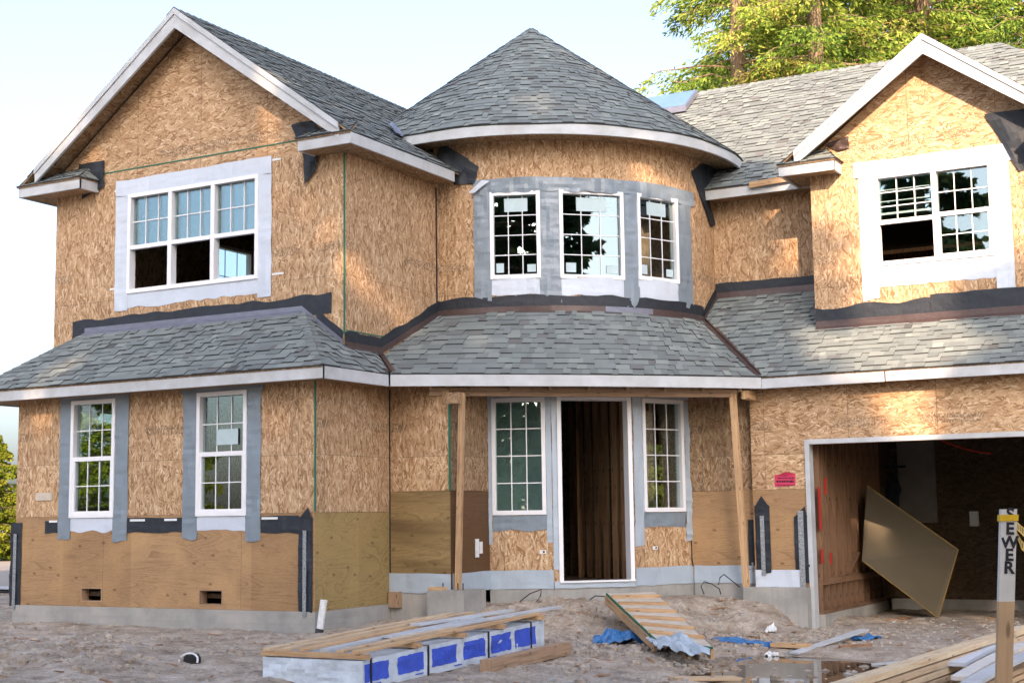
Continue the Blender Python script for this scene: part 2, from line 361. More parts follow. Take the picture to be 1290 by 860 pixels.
def strip(f, u0, u1, z0, z1, off=.01, rag=.0, wr=.006, seed=0, seg=.055, edge=None, th=.003):
    """a loose sheet of film lying on the wall f, slightly wrinkled, with uneven edges"""
    mb = MB(); nu = max(2, int((u1-u0)/seg)+1); nz = max(2, int((z1-z0)/seg)+1); sd = seed*7.7
    def p(i, j, o2=0):
        uu = u0+(u1-u0)*i/nu; zz = z0+(z1-z0)*j/nz
        if j == 0: zz -= rag*noise.noise(Vector((uu*5, sd, 1)))*2
        if j == nz: zz += rag*noise.noise(Vector((uu*3, sd, 5)))
        if i in (0, nu): uu += rag*.25*noise.noise(Vector((zz*3, sd, 9+i)))
        w = 1.7*(noise.noise(Vector((uu*9+sd, zz*3, 0)))+.6*noise.noise(Vector((uu*3+sd, zz*13, 3)))+.35*abs(noise.noise(Vector((uu*14+zz*9, zz*4-uu*6, sd)))))
        return f(uu, zz, off+o2+max(-off*.6, wr*w))
    for i in range(nu):
        for j in range(nz):
            uv = [(u0+(u1-u0)*a/nu, z0+(z1-z0)*b/nz) for a, b in ((i, j), (i+1, j), (i+1, j+1), (i, j+1))]
            mb.face([p(i, j), p(i+1, j), p(i+1, j+1), p(i, j+1)], uv, smooth=True)
    for k in range(nu):
        mb.face([p(k+1, 0), p(k, 0), p(k, 0, -th), p(k+1, 0, -th)]); mb.face([p(k, nz), p(k+1, nz), p(k+1, nz, -th), p(k, nz, -th)])
    for k in range(nz):
        mb.face([p(0, k), p(0, k+1), p(0, k+1, -th), p(0, k, -th)]); mb.face([p(nu, k+1), p(nu, k), p(nu, k, -th), p(nu, k+1, -th)])
    return mb
def fbox(mb, f, u0, u1, z0, z1, o0, o1):
    n = max(1, int(math.ceil((u1-u0)/f.seg)))
    for k in range(n):
        a = u0+(u1-u0)*k/n; b = u0+(u1-u0)*(k+1)/n
        mb.hexa([f(a, z0, o1), f(b, z0, o1), f(b, z0, o0), f(a, z0, o0), f(a, z1, o1), f(b, z1, o1), f(b, z1, o0), f(a, z1, o0)])
    return mb
def chordf(f, u0, u1):   # flat mapping across the chord of a curved wall
    a = f(u0, 0); b = f(u1, 0); g = flat((a.x, a.y), (b.x, b.y)); L = g.len
    return (lambda u, z, o=0.: g((u-u0)/(u1-u0)*L, z, o))
def window(f, u0, u1, z0, z1, units, label=None, depth=-.02, fw_=.036):
    """units: list of dict(u0,u1 fractions, kind)"""
    g = f
    if f.seg < 5:
        c = chordf(f, u0, u1); c.seg = 99; g = c
    fr = MB(); W = u1-u0
    fbox(fr, g, u0-.02, u1+.02, z1-fw_, z1+.02, -.09, .028); fbox(fr, g, u0-.02, u1+.02, z0-.025, z0+fw_, -.09, .028)
    fbox(fr, g, u0-.02, u0+fw_, z0+fw_, z1-fw_, -.09, .027); fbox(fr, g, u1-fw_, u1+.02, z0+fw_, z1-fw_, -.09, .027)
    for un in units[:-1]:
        um = u0+W*un['b']; fbox(fr, g, um-.035, um+.035, z0+fw_, z1-fw_, -.09, .026)
    root = P_('window', fr, 'vinyl', label)
    def grid(a, b, c, d, nx, nz, o, dx=0):
        mb = MB()
        for k in range(1, nx): x = a+(b-a)*k/nx; fbox(mb, g, x-.0065, x+.0065, c, d, o-.004, o+.006)
        for k in range(1, nz): z = c+(d-c)*k/nz; fbox(mb, g, a, b, z-.0065, z+.0065, o-.0035, o+.0055)
        P_('muntin_grid', mb, 'vinyl', parent=root)
    def pane(a, b, c, d, o):
        mb = MB(); fbox(mb, g, a, b, c, d, o-.006, o); P_('pane', mb, 'glass', parent=root)
    for un in units:
        a = u0+W*un['a']+(fw_ if un['a'] < .01 else .035); b = u0+W*un['b']-(fw_ if un['b'] > .99 else .035)
        k = un['kind']; nx, nz = un.get('grid', (3, 4))
        if k == 'fixed':
            pane(a, b, z0+fw_, z1-fw_, depth-.02); grid(a, b, z0+fw_, z1-fw_, nx, nz, depth-.016)
        else:
            zm = z0+(z1-z0)*un.get('mid', .49)
            sa = MB(); fbox(sa, g, a, b, zm-.03, zm+.03, -.05, .018)
            pane(a, b, zm+.03, z1-fw_, depth-.03); grid(a, b, zm+.03, z1-fw_, nx, nz, depth-.026)
            if k == 'hung':
                fbox(sa, g, a, a+.028, z0+fw_, zm-.03, -.05, .012); fbox(sa, g, b-.028, b, z0+fw_, zm-.03, -.05, .012); fbox(sa, g, a+.028, b-.028, z0+fw_, z0+fw_+.03, -.05, .012)
                pane(a+.028, b-.028, z0+fw_+.03, zm-.03, depth+.0); grid(a+.028, b-.028, z0+fw_+.03, zm-.03, nx, nz, depth+.004)
            P_('sash', sa, 'vinyl', parent=root)
            if k == 'raised':
                # the lower sash slid up behind the upper one
                s2 = MB(); zs = zm+un.get('lift', .10)
                fbox(s2, g, a, b, zs, zs+.03, -.085, -.06); P_('raised_sash', s2, 'vinyl', parent=root); pane(a, b, zs+.03, z1-fw_, -.076)
                grid(a, b, zs+.03, z1-fw_, nx, nz, -.07)
    def sticker(a, b, c, d):
        mb = MB(); fbox(mb, g, u0+W*a, u0+W*b, z0+(z1-z0)*c, z0+(z1-z0)*d, depth-.012, depth-.0095); P_('sticker', mb, 'sticker_film', parent=root)
    root_st = sticker
    return root, sticker
def surround(f, u0, u1, z0, z1, t, l, r, b, mats, ext=.0, seed=0, bottom=None, legs=None):
    """film taped round a window: apron under it, two jamb strips, head strip over them"""
    hd, jb, bt = mats
    if bottom: P_('sill_wrap', strip(f, u0-.02, u1+.02, z0-bottom, z0-.008, .006, .02, .004, seed+1), bt)
    P_('flashing_strip', strip(f, u0-l, u0-.003, z0-(legs or b), z1+.03, .012, .02, .008, seed+2), jb)
    P_('flashing_strip', strip(f, u1+.003, u1+r, z0-(legs or b)-.03, z1+.03, .012, .02, .008, seed+3), jb)
    P_('flashing_strip', strip(f, u0-l-ext, u1+r+ext, z1+.003, z1+t, .018, .015, .006, seed+4), hd)
tabs_seed = random.Random(3)
# ---- shingle roofs
def clip(poly, a, b, c):   # keep a*x+b*y+c>=0
    out = []
    for i in range(len(poly)):
        p = poly[i]; q = poly[(i+1) % len(poly)]; dp = a*p[0]+b*p[1]+c; dq = a*q[0]+b*q[1]+c
        if dp >= 0: out.append(p)
        if (dp >= 0) != (dq >= 0):
            t = dp/(dp-dq); out.append((p[0]+(q[0]-p[0])*t, p[1]+(q[1]-p[1])*t))
    return out
EXP = .118
def tabval():
    return min(.9, max(.05, tabs_seed.gauss(.47, .14)))
def shingles(name, origin, edir, polys, parent=None, label=None):
    """origin: point on the eave; edir: direction along the eave; polys: lists of 3D points, convex, coplanar"""
    O = Vector(origin); e = Vector(edir).normalized(); mb = MB(); ns = []
    pts = [Vector(p) for p in polys[0]]; n = (pts[1]-pts[0]).cross(pts[2]-pts[0]).normalized()
    if n.z < 0: n = -n
    s = n.cross(e).normalized()
    if s.z < 0: s = -s
    P2 = [[((Vector(p)-O).dot(e), (Vector(p)-O).dot(s)) for p in poly] for poly in polys]
    for poly in P2:
        area = sum(poly[i][0]*poly[(i+1) % len(poly)][1]-poly[(i+1) % len(poly)][0]*poly[i][1] for i in range(len(poly)))
        if area < 0: poly.reverse()
    umin = min(p[0] for q in P2 for p in q); umax = max(p[0] for q in P2 for p in q); vmin = min(p[1] for q in P2 for p in q); vmax = max(p[1] for q in P2 for p in q)
    to3 = lambda u, v, h: O+e*u+s*v+n*h
    r = int(math.floor(vmin/EXP))
    while r*EXP < vmax:
        v0 = r*EXP-.004; v1 = v0+EXP; u = umin-tabs_seed.random()*.3
        while u < umax:
            w = tabs_seed.choice((.085, .11, .14, .17, .21)); lift = tabs_seed.choice((0, .011)); c = tabval()
            jg = tabs_seed.uniform(-.003, .003)
            for poly in P2:
                q = [(u, v0+jg), (u+w, v0+jg), (u+w, v1+.01), (u, v1+.01)]
                for i in range(len(poly)):
                    a = poly[i]; b = poly[(i+1) % len(poly)]
                    q = clip(q, -(b[1]-a[1]), b[0]-a[0], (b[1]-a[1])*a[0]-(b[0]-a[0])*a[1])
                    if len(q) < 3: break
                if len(q) < 3: continue
                hh = lambda p: .008+lift+(v1-p[1])/EXP*.008
                top = [to3(p[0], p[1], hh(p)) for p in q]; mb.face(top, [(p[0]+40, p[1]+40) for p in q], c)
                for i in range(len(q)):
                    a = q[i]; b = q[(i+1) % len(q)]
                    if (a[1]+b[1])/2 > v1-.02 and abs(a[1]-b[1]) < .02: continue
                    mb.face([to3(b[0], b[1], hh(b)), to3(a[0], a[1], hh(a)), to3(a[0], a[1], -.004), to3(b[0], b[1], -.004)], None, 0.0)
            u += w
        r += 1
    o = P_(name, mb, 'shingle', label, parent)
    dk = MB()
    for poly in polys:
        q = [Vector(p)-n*.006 for p in poly]
        nn = (q[1]-q[0]).cross(q[2]-q[0])
        if nn.z < 0: q.reverse()
        dk.slab(q, n, .018)
    P_('roof_deck', dk, 'osb_dark', parent=o if parent is None else None)
    return o
def shingle_fn(name, pos, rows, ulen, U0=0., U1=1., label=None):
    """pos(u01, v01) -> point; rows courses; ulen(v) length of the course"""
    mb = MB(); eps = 1e-3
    def nr(u, v):
        a = pos(min(u+eps, U1), v)-pos(max(u-eps, U0), v); b = pos(u, min(v+eps, 1))-pos(u, max(0, v-eps)); n = a.cross(b)
        if n.length < 1e-12: return Vector((0, 0, 1))
        n.normalize(); return n if n.z > 0 else -n
    for r in range(rows):
        v0 = r/rows; v1 = (r+1)/rows; L = ulen(v0); u = U0
        while u < U1-1e-6:
            w = tabs_seed.choice((.085, .11, .14, .17, .21))/max(L, .1)*(U1-U0)
            if u == U0: w *= tabs_seed.random()
            w = min(w, U1-u); w = min(w, .12*(U1-U0)); 
            if U1-u-w < .002: w = U1-u
            lift = tabs_seed.choice((0, .011)); c = tabval(); n0 = nr(u, v0); n1 = nr(u+w, v0)
            a = pos(u, v0)+n0*(.017+lift); b = pos(u+w, v0)+n1*(.017+lift); d_ = pos(u, min(1, v1+.004))+n0*(.010+lift); c_ = pos(u+w, min(1, v1+.004))+n1*(.010+lift)
            mb.face([a, b, c_, d_], [(u*L, v0*rows*EXP), ((u+w)*L, v0*rows*EXP), ((u+w)*L, v1*rows*EXP), (u*L, v1*rows*EXP)], c)
            mb.face([b, a, pos(u, v0)-n0*.004, pos(u+w, v0)-n1*.004], None, 0.0)
            mb.face([a, d_, pos(u, v1)-n0*.002, pos(u, v0)-n0*.004], None, 0.0); mb.face([c_, b, pos(u+w, v0)-n1*.004, pos(u+w, v1)-n1*.002], None, 0.0)
            u += w
    return P_(name, mb, 'shingle', label)
def board(name, a, b, w, h, mat, upv=(0, 0, 1), parent=None, label=None): return P_(name, MB().bar(a, b, w, h, upv), mat, label, parent)

ZE = 5.08; ZL = 1.90; OV = .39
# ================= lower walls
f1 = flat((-5.35, 0), (0, 0)); u1 = lambda x: x+5.35
lw = [(-4.256, -3.455, .09, 1.692), (-1.935, -1.12, .085, 1.685)]
holes = [(u1(a), u1(b), c, d) for a, b, c, d in lw]
vents = [(u1(-4.03), u1(-3.64), -1.09, -.90), (u1(-1.89), u1(-1.50), -1.10, -.905)]
wall('wall', f1, 0, f1.len, .085, 1.98, 'osb', holes, label='strand board wall of the left bay on the ground floor')
wall('plywood_skirt', f1, 0, f1.len, -1.155, .081, 'plywood', vents, label='plain plywood along the foot of the left bay, with two vent holes')
for v in vents:
    mb = MB(); fbox(mb, f1, v[0], v[0]+.012, v[2], v[3], -.14, .002); fbox(mb, f1, v[0]+.012, v[1]-.012, v[2], v[2]+.012, -.14, .002); fbox(mb, f1, v[0]+.012, v[1]-.012, v[3]-.012, v[3], -.14, .002); fbox(mb, f1, v[1]-.012, v[1], v[2], v[3], -.14, .002)
    P_('crawlspace_vent_frame', mb, 'lumber_weathered')
f2 = flat((0, 0.0), (0, 1.70))
wall('wall', f2, .0, f2.len, .085, 1.98, 'osb', label='narrow strand board side wall of the left bay')
wall('plywood_skirt', f2, .0, f2.len, -1.155, .081, 'plywood_yellow', label='yellowish plywood with swirling grain on the side of the left bay')
f3 = flat((0.002, 1.70), (.97, 1.70))
wall('wall', f3, 0, f3.len, .36, 1.98, 'osb'); wall('plywood_skirt', f3, 0, f3.len, -.985, .356, 'plywood_dark', label='water stained plywood beside the porch post')
f4 = flat((.97, 1.702), (.97, 2.75))
wall('wall', f4, 0, f4.len, .36, 1.98, 'osb_dark'); wall('plywood_skirt', f4, 0, f4.len, -.985, .356, 'plywood_brown', label='dark brown plywood in the porch corner')
EA, EB, EC, ED = (.97, 2.75), (1.793, 3.091), (2.640, 3.938), (3.103, 5.055)
g1, g2, g3 = flat(EA, EB), flat(EB, EC), flat(EC, ED)
W1 = (.065, .785, .045, 1.64); W2 = (.225, 1.015, .06, 1.64)
wall('wall', g1, 0, g1.len, -.985, 1.98, 'osb', [W1], label='strand board wall left of the front door')
wall('wall', g2, 0, g2.len, -.985, 1.98, 'osb', [(.125, 1.14, -.90, 1.66)], label='wall round the front door opening')
wall('wall', g3, 0, g3.len, -.985, 1.98, 'osb', [W2], label='strand board wall right of the front door')
Y6 = 5.0; XG = 4.08; Y7 = 4.90
f6 = flat((3.09, Y6), (XG, Y6)); wall('wall', f6, 0, f6.len, .325, 1.98, 'osb_dark'); wall('plywood_skirt', f6, 0, f6.len, -.985, .321, 'plywood', label='orange brown plywood behind the right porch post')
f6b = flat((XG, Y6+.1), (XG, Y7)) 
f7 = flat((XG, Y7), (10.6, Y7)); ug = lambda x: x-XG
wall('wall', f7, 0, f7.len, .325, 1.98, 'osb_horizontal', [(ug(4.93), ug(9.80), -2, .945)], label='strand board header wall over the garage opening')
wall('plywood_skirt', f7, 0, ug(4.885), -1.03, .321, 'plywood', label='plywood pier left of the garage opening')
wall('plywood_skirt', f7, ug(9.85), f7.len, -1.03, .321, 'plywood')
# foundations
mb = MB(); mb.box(-5.36, .015, -.015, .15, -2.2, -1.157)
P_('foundation', mb, 'concrete'); P_('foundation', MB().box(-.14, .015, .152, 1.72, -2.2, -1.157), 'concrete')
P_('foundation', MB().box(.017, .985, 1.69, 1.86, -2.2, -.988), 'concrete')
mb = MB()
for a, b in ((EA, EB), (EB, EC), (EC, ED)):
    g = flat(a, b); fbox(mb, g, -.0, g.len, -2.2, -.988, -.12, .012)
P_('foundation', mb, 'concrete', 'low concrete footing under the front door'); P_('foundation', MB().box(3.115, XG-.02, Y6-.012, Y6+.16, -2.2, -.988), 'concrete')
P_('foundation', MB().box(XG-.12, 4.885, 4.70, Y7+.2, -2.4, -1.036), 'concrete', 'square concrete pier left of the garage opening')
P_('foundation', MB().box(9.84, 10.6, Y7-.03, Y7+.2, -2.4, -1.033), 'concrete')
P_('foundation_joint', MB().box(4.52, 4.535, Y7-.034, Y7-.028, -1.9, -1.04), 'black_ink')
P_('ledger_block', MB().box(.02, .2, 1.62, 1.69, -1.20, -.99), 'lumber_weathered')
# other outer walls, mostly unseen
fl = flat((-5.352, 6), (-5.352, .142)); sw = (6-1.95, 6-1.05, .2, 1.75)
wall('wall', fl, 0, fl.len, -1.9, 1.98, 'osb', [sw], label='left side wall of the ground floor')
fb = flat((10.6, 13.2), (-5.5, 13.2)); wall('wall', fb, 0, fb.len, -1.9, 5.0, 'osb', [(11.35, 11.75, -.1, 1.45)], label='rear wall')
wall('wall', flat((-5.5, 13.2), (-5.5, 6.0)), 0, 7.2, -1.9, 2.2, 'osb')
wall('wall', flat((10.6, Y7+.02), (10.6, 13.2)), 0, 8.28, -1.9, 5.0, 'osb', label='right side wall')
# ================= upper walls
YU = .77; fU = flat((-5.5, YU), (-.10, YU)); uu = lambda x: x+5.5
UW = (uu(-3.99), uu(-1.58), 3.36, 4.805)
wall('wall', fU, 0, fU.len, 2.0, 5.0, 'osb', [UW], label='upper strand board wall under the left gable')
mb = MB(); zt = 7.335-.73*.03
mb.slab([(-5.5, YU, 5.001), (-.10, YU, 5.001), (-.10, YU, 5.25), (-2.80, YU, 7.22), (-5.5, YU, 5.25)], (0, -1, 0), .13)
P_('gable_wall', mb, 'osb_horizontal', 'strand board triangle of the left gable')
f8 = flat((-.10, YU+.001), (-.10, 3.3)); wall('wall', f8, 0, f8.len, 2.0, 5.03, 'osb', label='upper side wall between the left gable and the turret')
fs = flat((-5.501, 13.2), (-5.501, YU+.14)); wall('wall', fs, 0, fs.len, 2.2, 5.0, 'osb', [(13.2-5.35, 13.2-4.30, 3.75, 4.80)], label='upper left side wall')
ft = cyl(); A = lambda deg: R(deg)*TR
TW = [(A(-74.0), A(-60.8), 3.485, 4.745), (A(-54.9), A(-36.8), 3.478, 4.76), (A(-31.7), A(-16.9), 3.505, 4.775)]
wall('turret_wall', ft, A(-91.5), A(14), 2.7, 5.55, 'osb', TW, label='curved strand board wall of the turret')
f9 = flat((2.97, 6.27), (2.97, 6.60)); wall('wall', f9, 0, .33, 2.9, 5.0, 'osb')
Y10 = 6.60; f10 = flat((2.97, Y10), (4.875, Y10)); wall('wall', f10, 0, f10.len, 3.1, 5.0, 'osb', label='recessed upper wall between turret and right gable')
f11 = flat((4.875, Y10), (4.875, 5.65)); wall('wall', f11, 0, f11.len, 2.4, 5.0, 'osb')
YR = 5.65; f12 = flat((4.875, YR), (8.52, YR)); ur = lambda x: x-4.875
RW = (ur(5.84), ur(7.457), 3.53, 4.825)
wall('wall', f12, .0, f12.len, 2.4, 5.0, 'osb', [RW], label='upper strand board wall under the right gable')
mb = MB(); mb.slab([(4.875, YR, 5.001), (8.52, YR, 5.001), (8.52, YR, 5.15), (6.69, YR, 6.60), (4.875, YR, 5.22)], (0, -1, 0), .13)
P_('gable_wall', mb, 'osb_horizontal', 'strand board triangle of the right gable')
P_('wall', MB().box(8.38, 8.52, YR+.14, 8.5, 2.4, 5.0), 'osb')
# floors and inner boxes keep the rooms dark
mb = MB(); mb.slab([(-5.2, .15, -.96), (-.15, .15, -.96), (-.15, 1.86, -.96), (.82, 1.86, -.96), (.82, 2.9, -.96), (1.74, 3.24, -.96), (2.5, 4.0, -.96), (2.95, 5.15, -.96), (4.7, 5.2, -.96), (4.7, 13, -.96), (-5.2, 13, -.96)], (0, 0, 1), .06); P_('floor', mb, 'osb_inside_shaded')
P_('floor', MB().box(-5.3, .6, 3.5, 13.0, 2.05, 2.30), 'osb_inside_shaded'); P_('floor', MB().box(.601, 2.9, 5.6, 13.0, 2.05, 2.30), 'osb_inside_shaded'); P_('ceiling', MB().box(-.1, .9, 1.9, 3.49, 2.05, 2.10), 'osb_inside_shaded'); P_('ceiling', MB().box(.61, 1.9, 3.6, 5.59, 2.05, 2.1), 'osb_inside_shaded'); P_('floor', MB().box(-5.3, -.25, .95, 3.49, 2.05, 2.3), 'osb_inside_shaded'); P_('floor', MB().box(2.91, 10.4, 6.8, 13.0, 2.05, 2.30), 'osb_inside_shaded')
P_('floor', MB().box(4.95, 10.4, 5.35, 6.79, 2.05, 2.28), 'osb_inside_shaded')
P_('ceiling', MB().box(-5.3, 10.4, 6.5, 13.0, 5.06, 5.1), 'osb_inside_shaded'); P_('ceiling', MB().box(-5.3, -.3, .95, 6.49, 5.06, 5.1), 'osb_inside_shaded')
P_('inner_wall', MB().box(-.6, -.5, 1.8, 5.0, 2.31, 5.05), 'osb_inside_shaded'); P_('inner_wall', MB().box(-5.3, -.61, 6.5, 6.6, 2.31, 5.05), 'osb_inside_shaded')

# ================= windows
tri = [dict(a=0, b=1/3, kind='raised', grid=(3, 2), lift=.02, mid=.455), dict(a=1/3, b=2/3, kind='raised', grid=(3, 2), lift=.02, mid=.455), dict(a=2/3, b=1, kind='raised', grid=(3, 2), lift=.02, mid=.455)]
w, st = window(fU, *UW, tri, 'triple window with raised lower sashes in the left gable')
dbl = [dict(a=0, b=.515, kind='raised', grid=(3, 3), mid=.47, lift=.12), dict(a=.515, b=1, kind='hung', grid=(3, 2), mid=.49)]
w, st = window(f12, *RW, dbl, 'double window in the right gable with its left sash open')
for (x0, x1, z0, z1), nm in zip(lw, ('ground floor window nearest the left corner', 'ground floor window right of the middle of the left bay')):
    w, st = window(f1, u1(x0), u1(x1), z0, z1, [dict(a=0, b=1, kind='hung', grid=(3, 2), mid=.495)], nm)
    if x0 > -3: st(.35, .80, .57, .70)
for hw, nm in zip(TW, ('left turret window', 'wide middle turret window', 'right turret window')):
    w, st = window(ft, *hw, [dict(a=0, b=1, kind='fixed', grid=(3, 4))], nm)
    st(.27, .76, .78, .94); st(.09, .25, .06, .17); st(.74, .92, .06, .15)
w, st = window(g1, *W1, [dict(a=0, b=1, kind='fixed', grid=(3, 4))], 'window left of the front door')
w, st = window(g3, *W2, [dict(a=0, b=1, kind='fixed', grid=(3, 4))], 'window right of the front door')
w, st = window(fl, *sw, [dict(a=0, b=1, kind='fixed', grid=(3, 4))], 'side window of the ground floor')
w, st = window(fs, 13.2-5.35, 13.2-4.30, 3.75, 4.80, [dict(a=0, b=1, kind='fixed', grid=(3, 2))], 'side window of the upper floor')
# film round the windows
WW = ('white_wrap',)*3; GW = ('grey_wrap', 'grey_wrap', 'white_wrap'); GL = ('grey_wrap_light', 'grey_wrap_light', 'grey_wrap')
surround(fU, *UW, .25, .27, .25, .27, WW, seed=1, bottom=.24, legs=.27)
surround(f12, *RW, .235, .25, .25, .5, WW, ext=.06, seed=2, bottom=.33, legs=.5)
surround(f1, *[u1(lw[0][0]), u1(lw[0][1]), *lw[0][2:]], .15, .24, .27, .3, GW, seed=3, bottom=.22, legs=.33)
surround(f1, *[u1(lw[1][0]), u1(lw[1][1]), *lw[1][2:]], .17, .26, .25, .3, GW, ext=.04, seed=4, bottom=.22, legs=.33)
# turret film: one head band over all, piers between
P_('flashing_strip', strip(ft, A(-79), A(-8.2), 4.75, 4.97, .02, .015, .012, 5), 'grey_wrap')
for a0, a1, zb, zt in ((-79, -74.0, 3.17, 4.80), (-60.8, -54.9, 3.10, 4.80), (-36.8, -31.7, 3.00, 4.80), (-16.9, -10.0, 3.14, 4.80)):
    P_('flashing_strip', strip(ft, A(a0), A(a1), zb, zt, .013, .03, .009, int(a0)), 'grey_wrap')
for (a, b, c, d), zb in zip(TW, (3.22, 3.20, 3.19)): P_('sill_wrap', strip(ft, a-.02, b+.02, zb, c-.008, .007, .02, .006, int(a*9)), 'white_wrap')
# entrance film
P_('flashing_strip', strip(g1, -.12, .04, -.39, 1.68, .013, .03, .008, 11), 'grey_wrap_light'); P_('flashing_strip', strip(g1, .81, .885, -.38, 1.68, .013, .02, .006, 12), 'grey_wrap_light')
P_('flashing_strip', strip(g1, -.11, .885, 1.665, 1.78, .017, .01, .005, 13), 'grey_wrap_light'); P_('sill_wrap', strip(g1, .05, .81, -.20, .015, .008, .02, .006, 14), 'grey_wrap')
P_('flashing_strip', strip(g3, .02, .20, -.42, 1.68, .013, .02, .006, 15), 'grey_wrap_light'); P_('flashing_strip', strip(g3, 1.04, 1.24, -.40, 1.66, .016, .04, .02, 16), 'grey_wrap_light')
P_('flashing_strip', strip(g3, .02, 1.30, 1.665, 1.80, .018, .01, .005, 17), 'grey_wrap_light'); P_('sill_wrap', strip(g3, .21, 1.04, -.18, .03, .008, .02, .006, 18), 'grey_wrap')
P_('flashing_strip', strip(g2, .0, .075, -.74, 1.68, .012, .01, .005, 19), 'grey_wrap_light'); P_('flashing_strip', strip(g2, 1.185, g2.len, -.74, 1.68, .012, .01, .005, 20), 'grey_wrap_light')
for g, u_, v_, s in ((f3, .0, f3.len+.01, 21), (f4, .01, f4.len, 22), (g1, 0, g1.len, 23), (g3, .0, g3.len, 24), (f6, .03, f6.len-.01, 25), (f7, .01, ug(4.74), 26)):
    P_('base_wrap', strip(g, u_, v_, -1.0 if g is not f7 else -1.04, -.745 if g is not f7 else -.80, .022, .008, .006, s), 'grey_wrap_light' if s != 26 else 'white_wrap')
P_('base_wrap', strip(g2, 0, g2.len, -1.0, -.90, .03, .004, .004, 27), 'grey_wrap_light')
# front door frame
mb = MB(); fbox(mb, g2, .075, .135, -.90, 1.62, -.16, .035); fbox(mb, g2, 1.13, 1.19, -.90, 1.62, -.16, .035); fbox(mb, g2, .075, 1.19, 1.62, 1.70, -.16, .036); fbox(mb, g2, .075, 1.19, -.925, -.90, -.16, .06)
P_('door_frame', mb, 'vinyl', 'white frame of the empty front doorway')
# ================= interior studs behind the door
mb = MB()
for k in range(11):
    p = g2(-1.2+k*.34, 0, -2.3); mb.box(p.x-.02, p.x+.02, p.y-.05, p.y+.05, -.98, 2.04)
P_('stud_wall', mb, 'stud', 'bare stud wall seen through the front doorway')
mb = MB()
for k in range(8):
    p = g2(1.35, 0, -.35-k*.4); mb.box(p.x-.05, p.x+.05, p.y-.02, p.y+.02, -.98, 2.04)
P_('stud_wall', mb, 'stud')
mb = MB(); fbox(mb, g2, -1.4, 2.2, -.98, 2.04, -3.3, -3.2); P_('inner_wall', mb, 'osb_inside_shaded')
mb = MB(); fbox(mb, g1, -.25, .95, -.98, 2.0, -.62, -.55); P_('drywall_panel', mb, 'green_board', 'grey green wallboard added behind the window left of the door to tint its pane')  # added board stands in for the pane's grey green reflection

# ================= roofs
ZR = 7.335; XR = -2.80; k1 = (ZR-ZE)/3.09
shingles('roof', (.29, .36, ZE), (0, 1, 0), [[(.29, .36, ZE), (.29, 9.5, ZE), (XR, 9.5, ZR), (XR, .36, ZR)]], label='right slope of the left gable roof')
shingles('roof', (XR-3.09, .36, ZE), (0, 1, 0), [[(XR-3.09, .36, ZE), (XR-3.09, 13.6, ZE), (XR, 13.6, ZR), (XR, .36, ZR)]], label='left slope of the left gable roof')
# ridge caps
def caps(a, b, wx, mat='shingle', h=.012, step=.14, nrm=None):
    a = Vector(a); b = Vector(b); L = (b-a).length; n = int(L/step); d = (b-a).normalized(); mb = MB(); s1, s2 = wx
    for i in range(n):
        p = a+d*(i*step); q = a+d*(i*step+step*1.12); c = tabval(); lo = Vector((0, 0, .006)); hi = Vector((0, 0, .022))
        for sv in (Vector(s1), Vector(s2)):
            F4 = [p+hi, q+lo, q+lo+sv, p+hi+sv]
            mb.face(F4, [(0, i*step), (0, i*step+step), (.15, i*step+step), (.15, i*step)], c)
            mb.face([p+hi, p+hi+sv, p+sv, p], None, c*.5); mb.face([p+hi+sv, q+lo+sv, q+sv, p+sv], None, c*.5)
    return P_('ridge_cap', mb, 'shingle')
caps((XR, .34, ZR+.012), (XR, 9.4, ZR+.012), ((.14, 0, -.14*k1), (-.14, 0, -.14*k1)))
# rake boards of the left gable
def rake(xa, za, xe, ze, y, w=.22, ext=0):
    a = Vector((xa, y, za)); b = Vector((xe, y, ze)); d = (b-a).normalized()
    mb = MB(); mb.slab([(xa, y, za-.01), (xe, y, ze-.01), (xe, y, ze-.01-w*.9), (xa, y, za-.01-w*1.22)], (0, -1, 0), .04)
    o = P_('rake_board', mb, 'primed_board')
    mb = MB(); mb.slab([(xa, y-.022, za+.012), (xe, y-.022, ze+.012), (xe, y-.022, ze-.075), (xa, y-.022, za-.075)], (0, -1, 0), .02)
    P_('rake_trim', mb, 'primed_board'); return o
rake(XR, ZR, .10, ZE+k1*.19, .36); rake(XR, ZR, -5.55, ZE+k1*.34, .36)
def soffit(xa, za, xe, ze, y0, y1):
    mb = MB(); mb.slab([(xa, y0, za-.06), (xe, y0, ze-.06), (xe, y1, ze-.06), (xa, y1, za-.06)], (0, 0, 1), .02); P_('rake_soffit', mb, 'osb_dark')
soffit(XR, ZR, .10, ZE+k1*.19, .402, YU-.002); soffit(XR, ZR, -5.55, ZE+k1*.34, .402, YU-.002)
# eave along the side wall, with the two little returns of the gable
def fascia(a, b, h=.15, top=0, th=.035, out=None, label=None, mat='primed_board'):
    a = Vector(a); b = Vector(b); mb = MB(); d = (b-a).normalized(); n = Vector((d.y, -d.x, 0))*th
    lo = Vector((0, 0, -h)); t = Vector((0, 0, top)); mb.hexa([a+lo, b+lo, b+lo-n, a+lo-n, a+t, b+t, b+t-n, a+t-n]); return P_('fascia', mb, mat, label)
fascia((.29, .37, ZE), (.29, 3.02, ZE)); fascia((-.58, .37, ZE), (.254, .37, ZE)); fascia((-.58, YU-.01, ZE), (-.58, .37+.001, ZE))
fascia((-5.90, .37, ZE), (-4.62, .37, ZE)); fascia((-4.62, .371, ZE), (-4.62, YU-.01, ZE)); fascia((-5.90, 13, ZE), (-5.90, .372, ZE))
P_('soffit', MB().box(-.544, .25, .41, YU-.003, 4.94, 4.955), 'osb_dark'); P_('soffit', MB().box(-.095, .25, YU, 3.0, 4.94, 4.955), 'osb_dark')
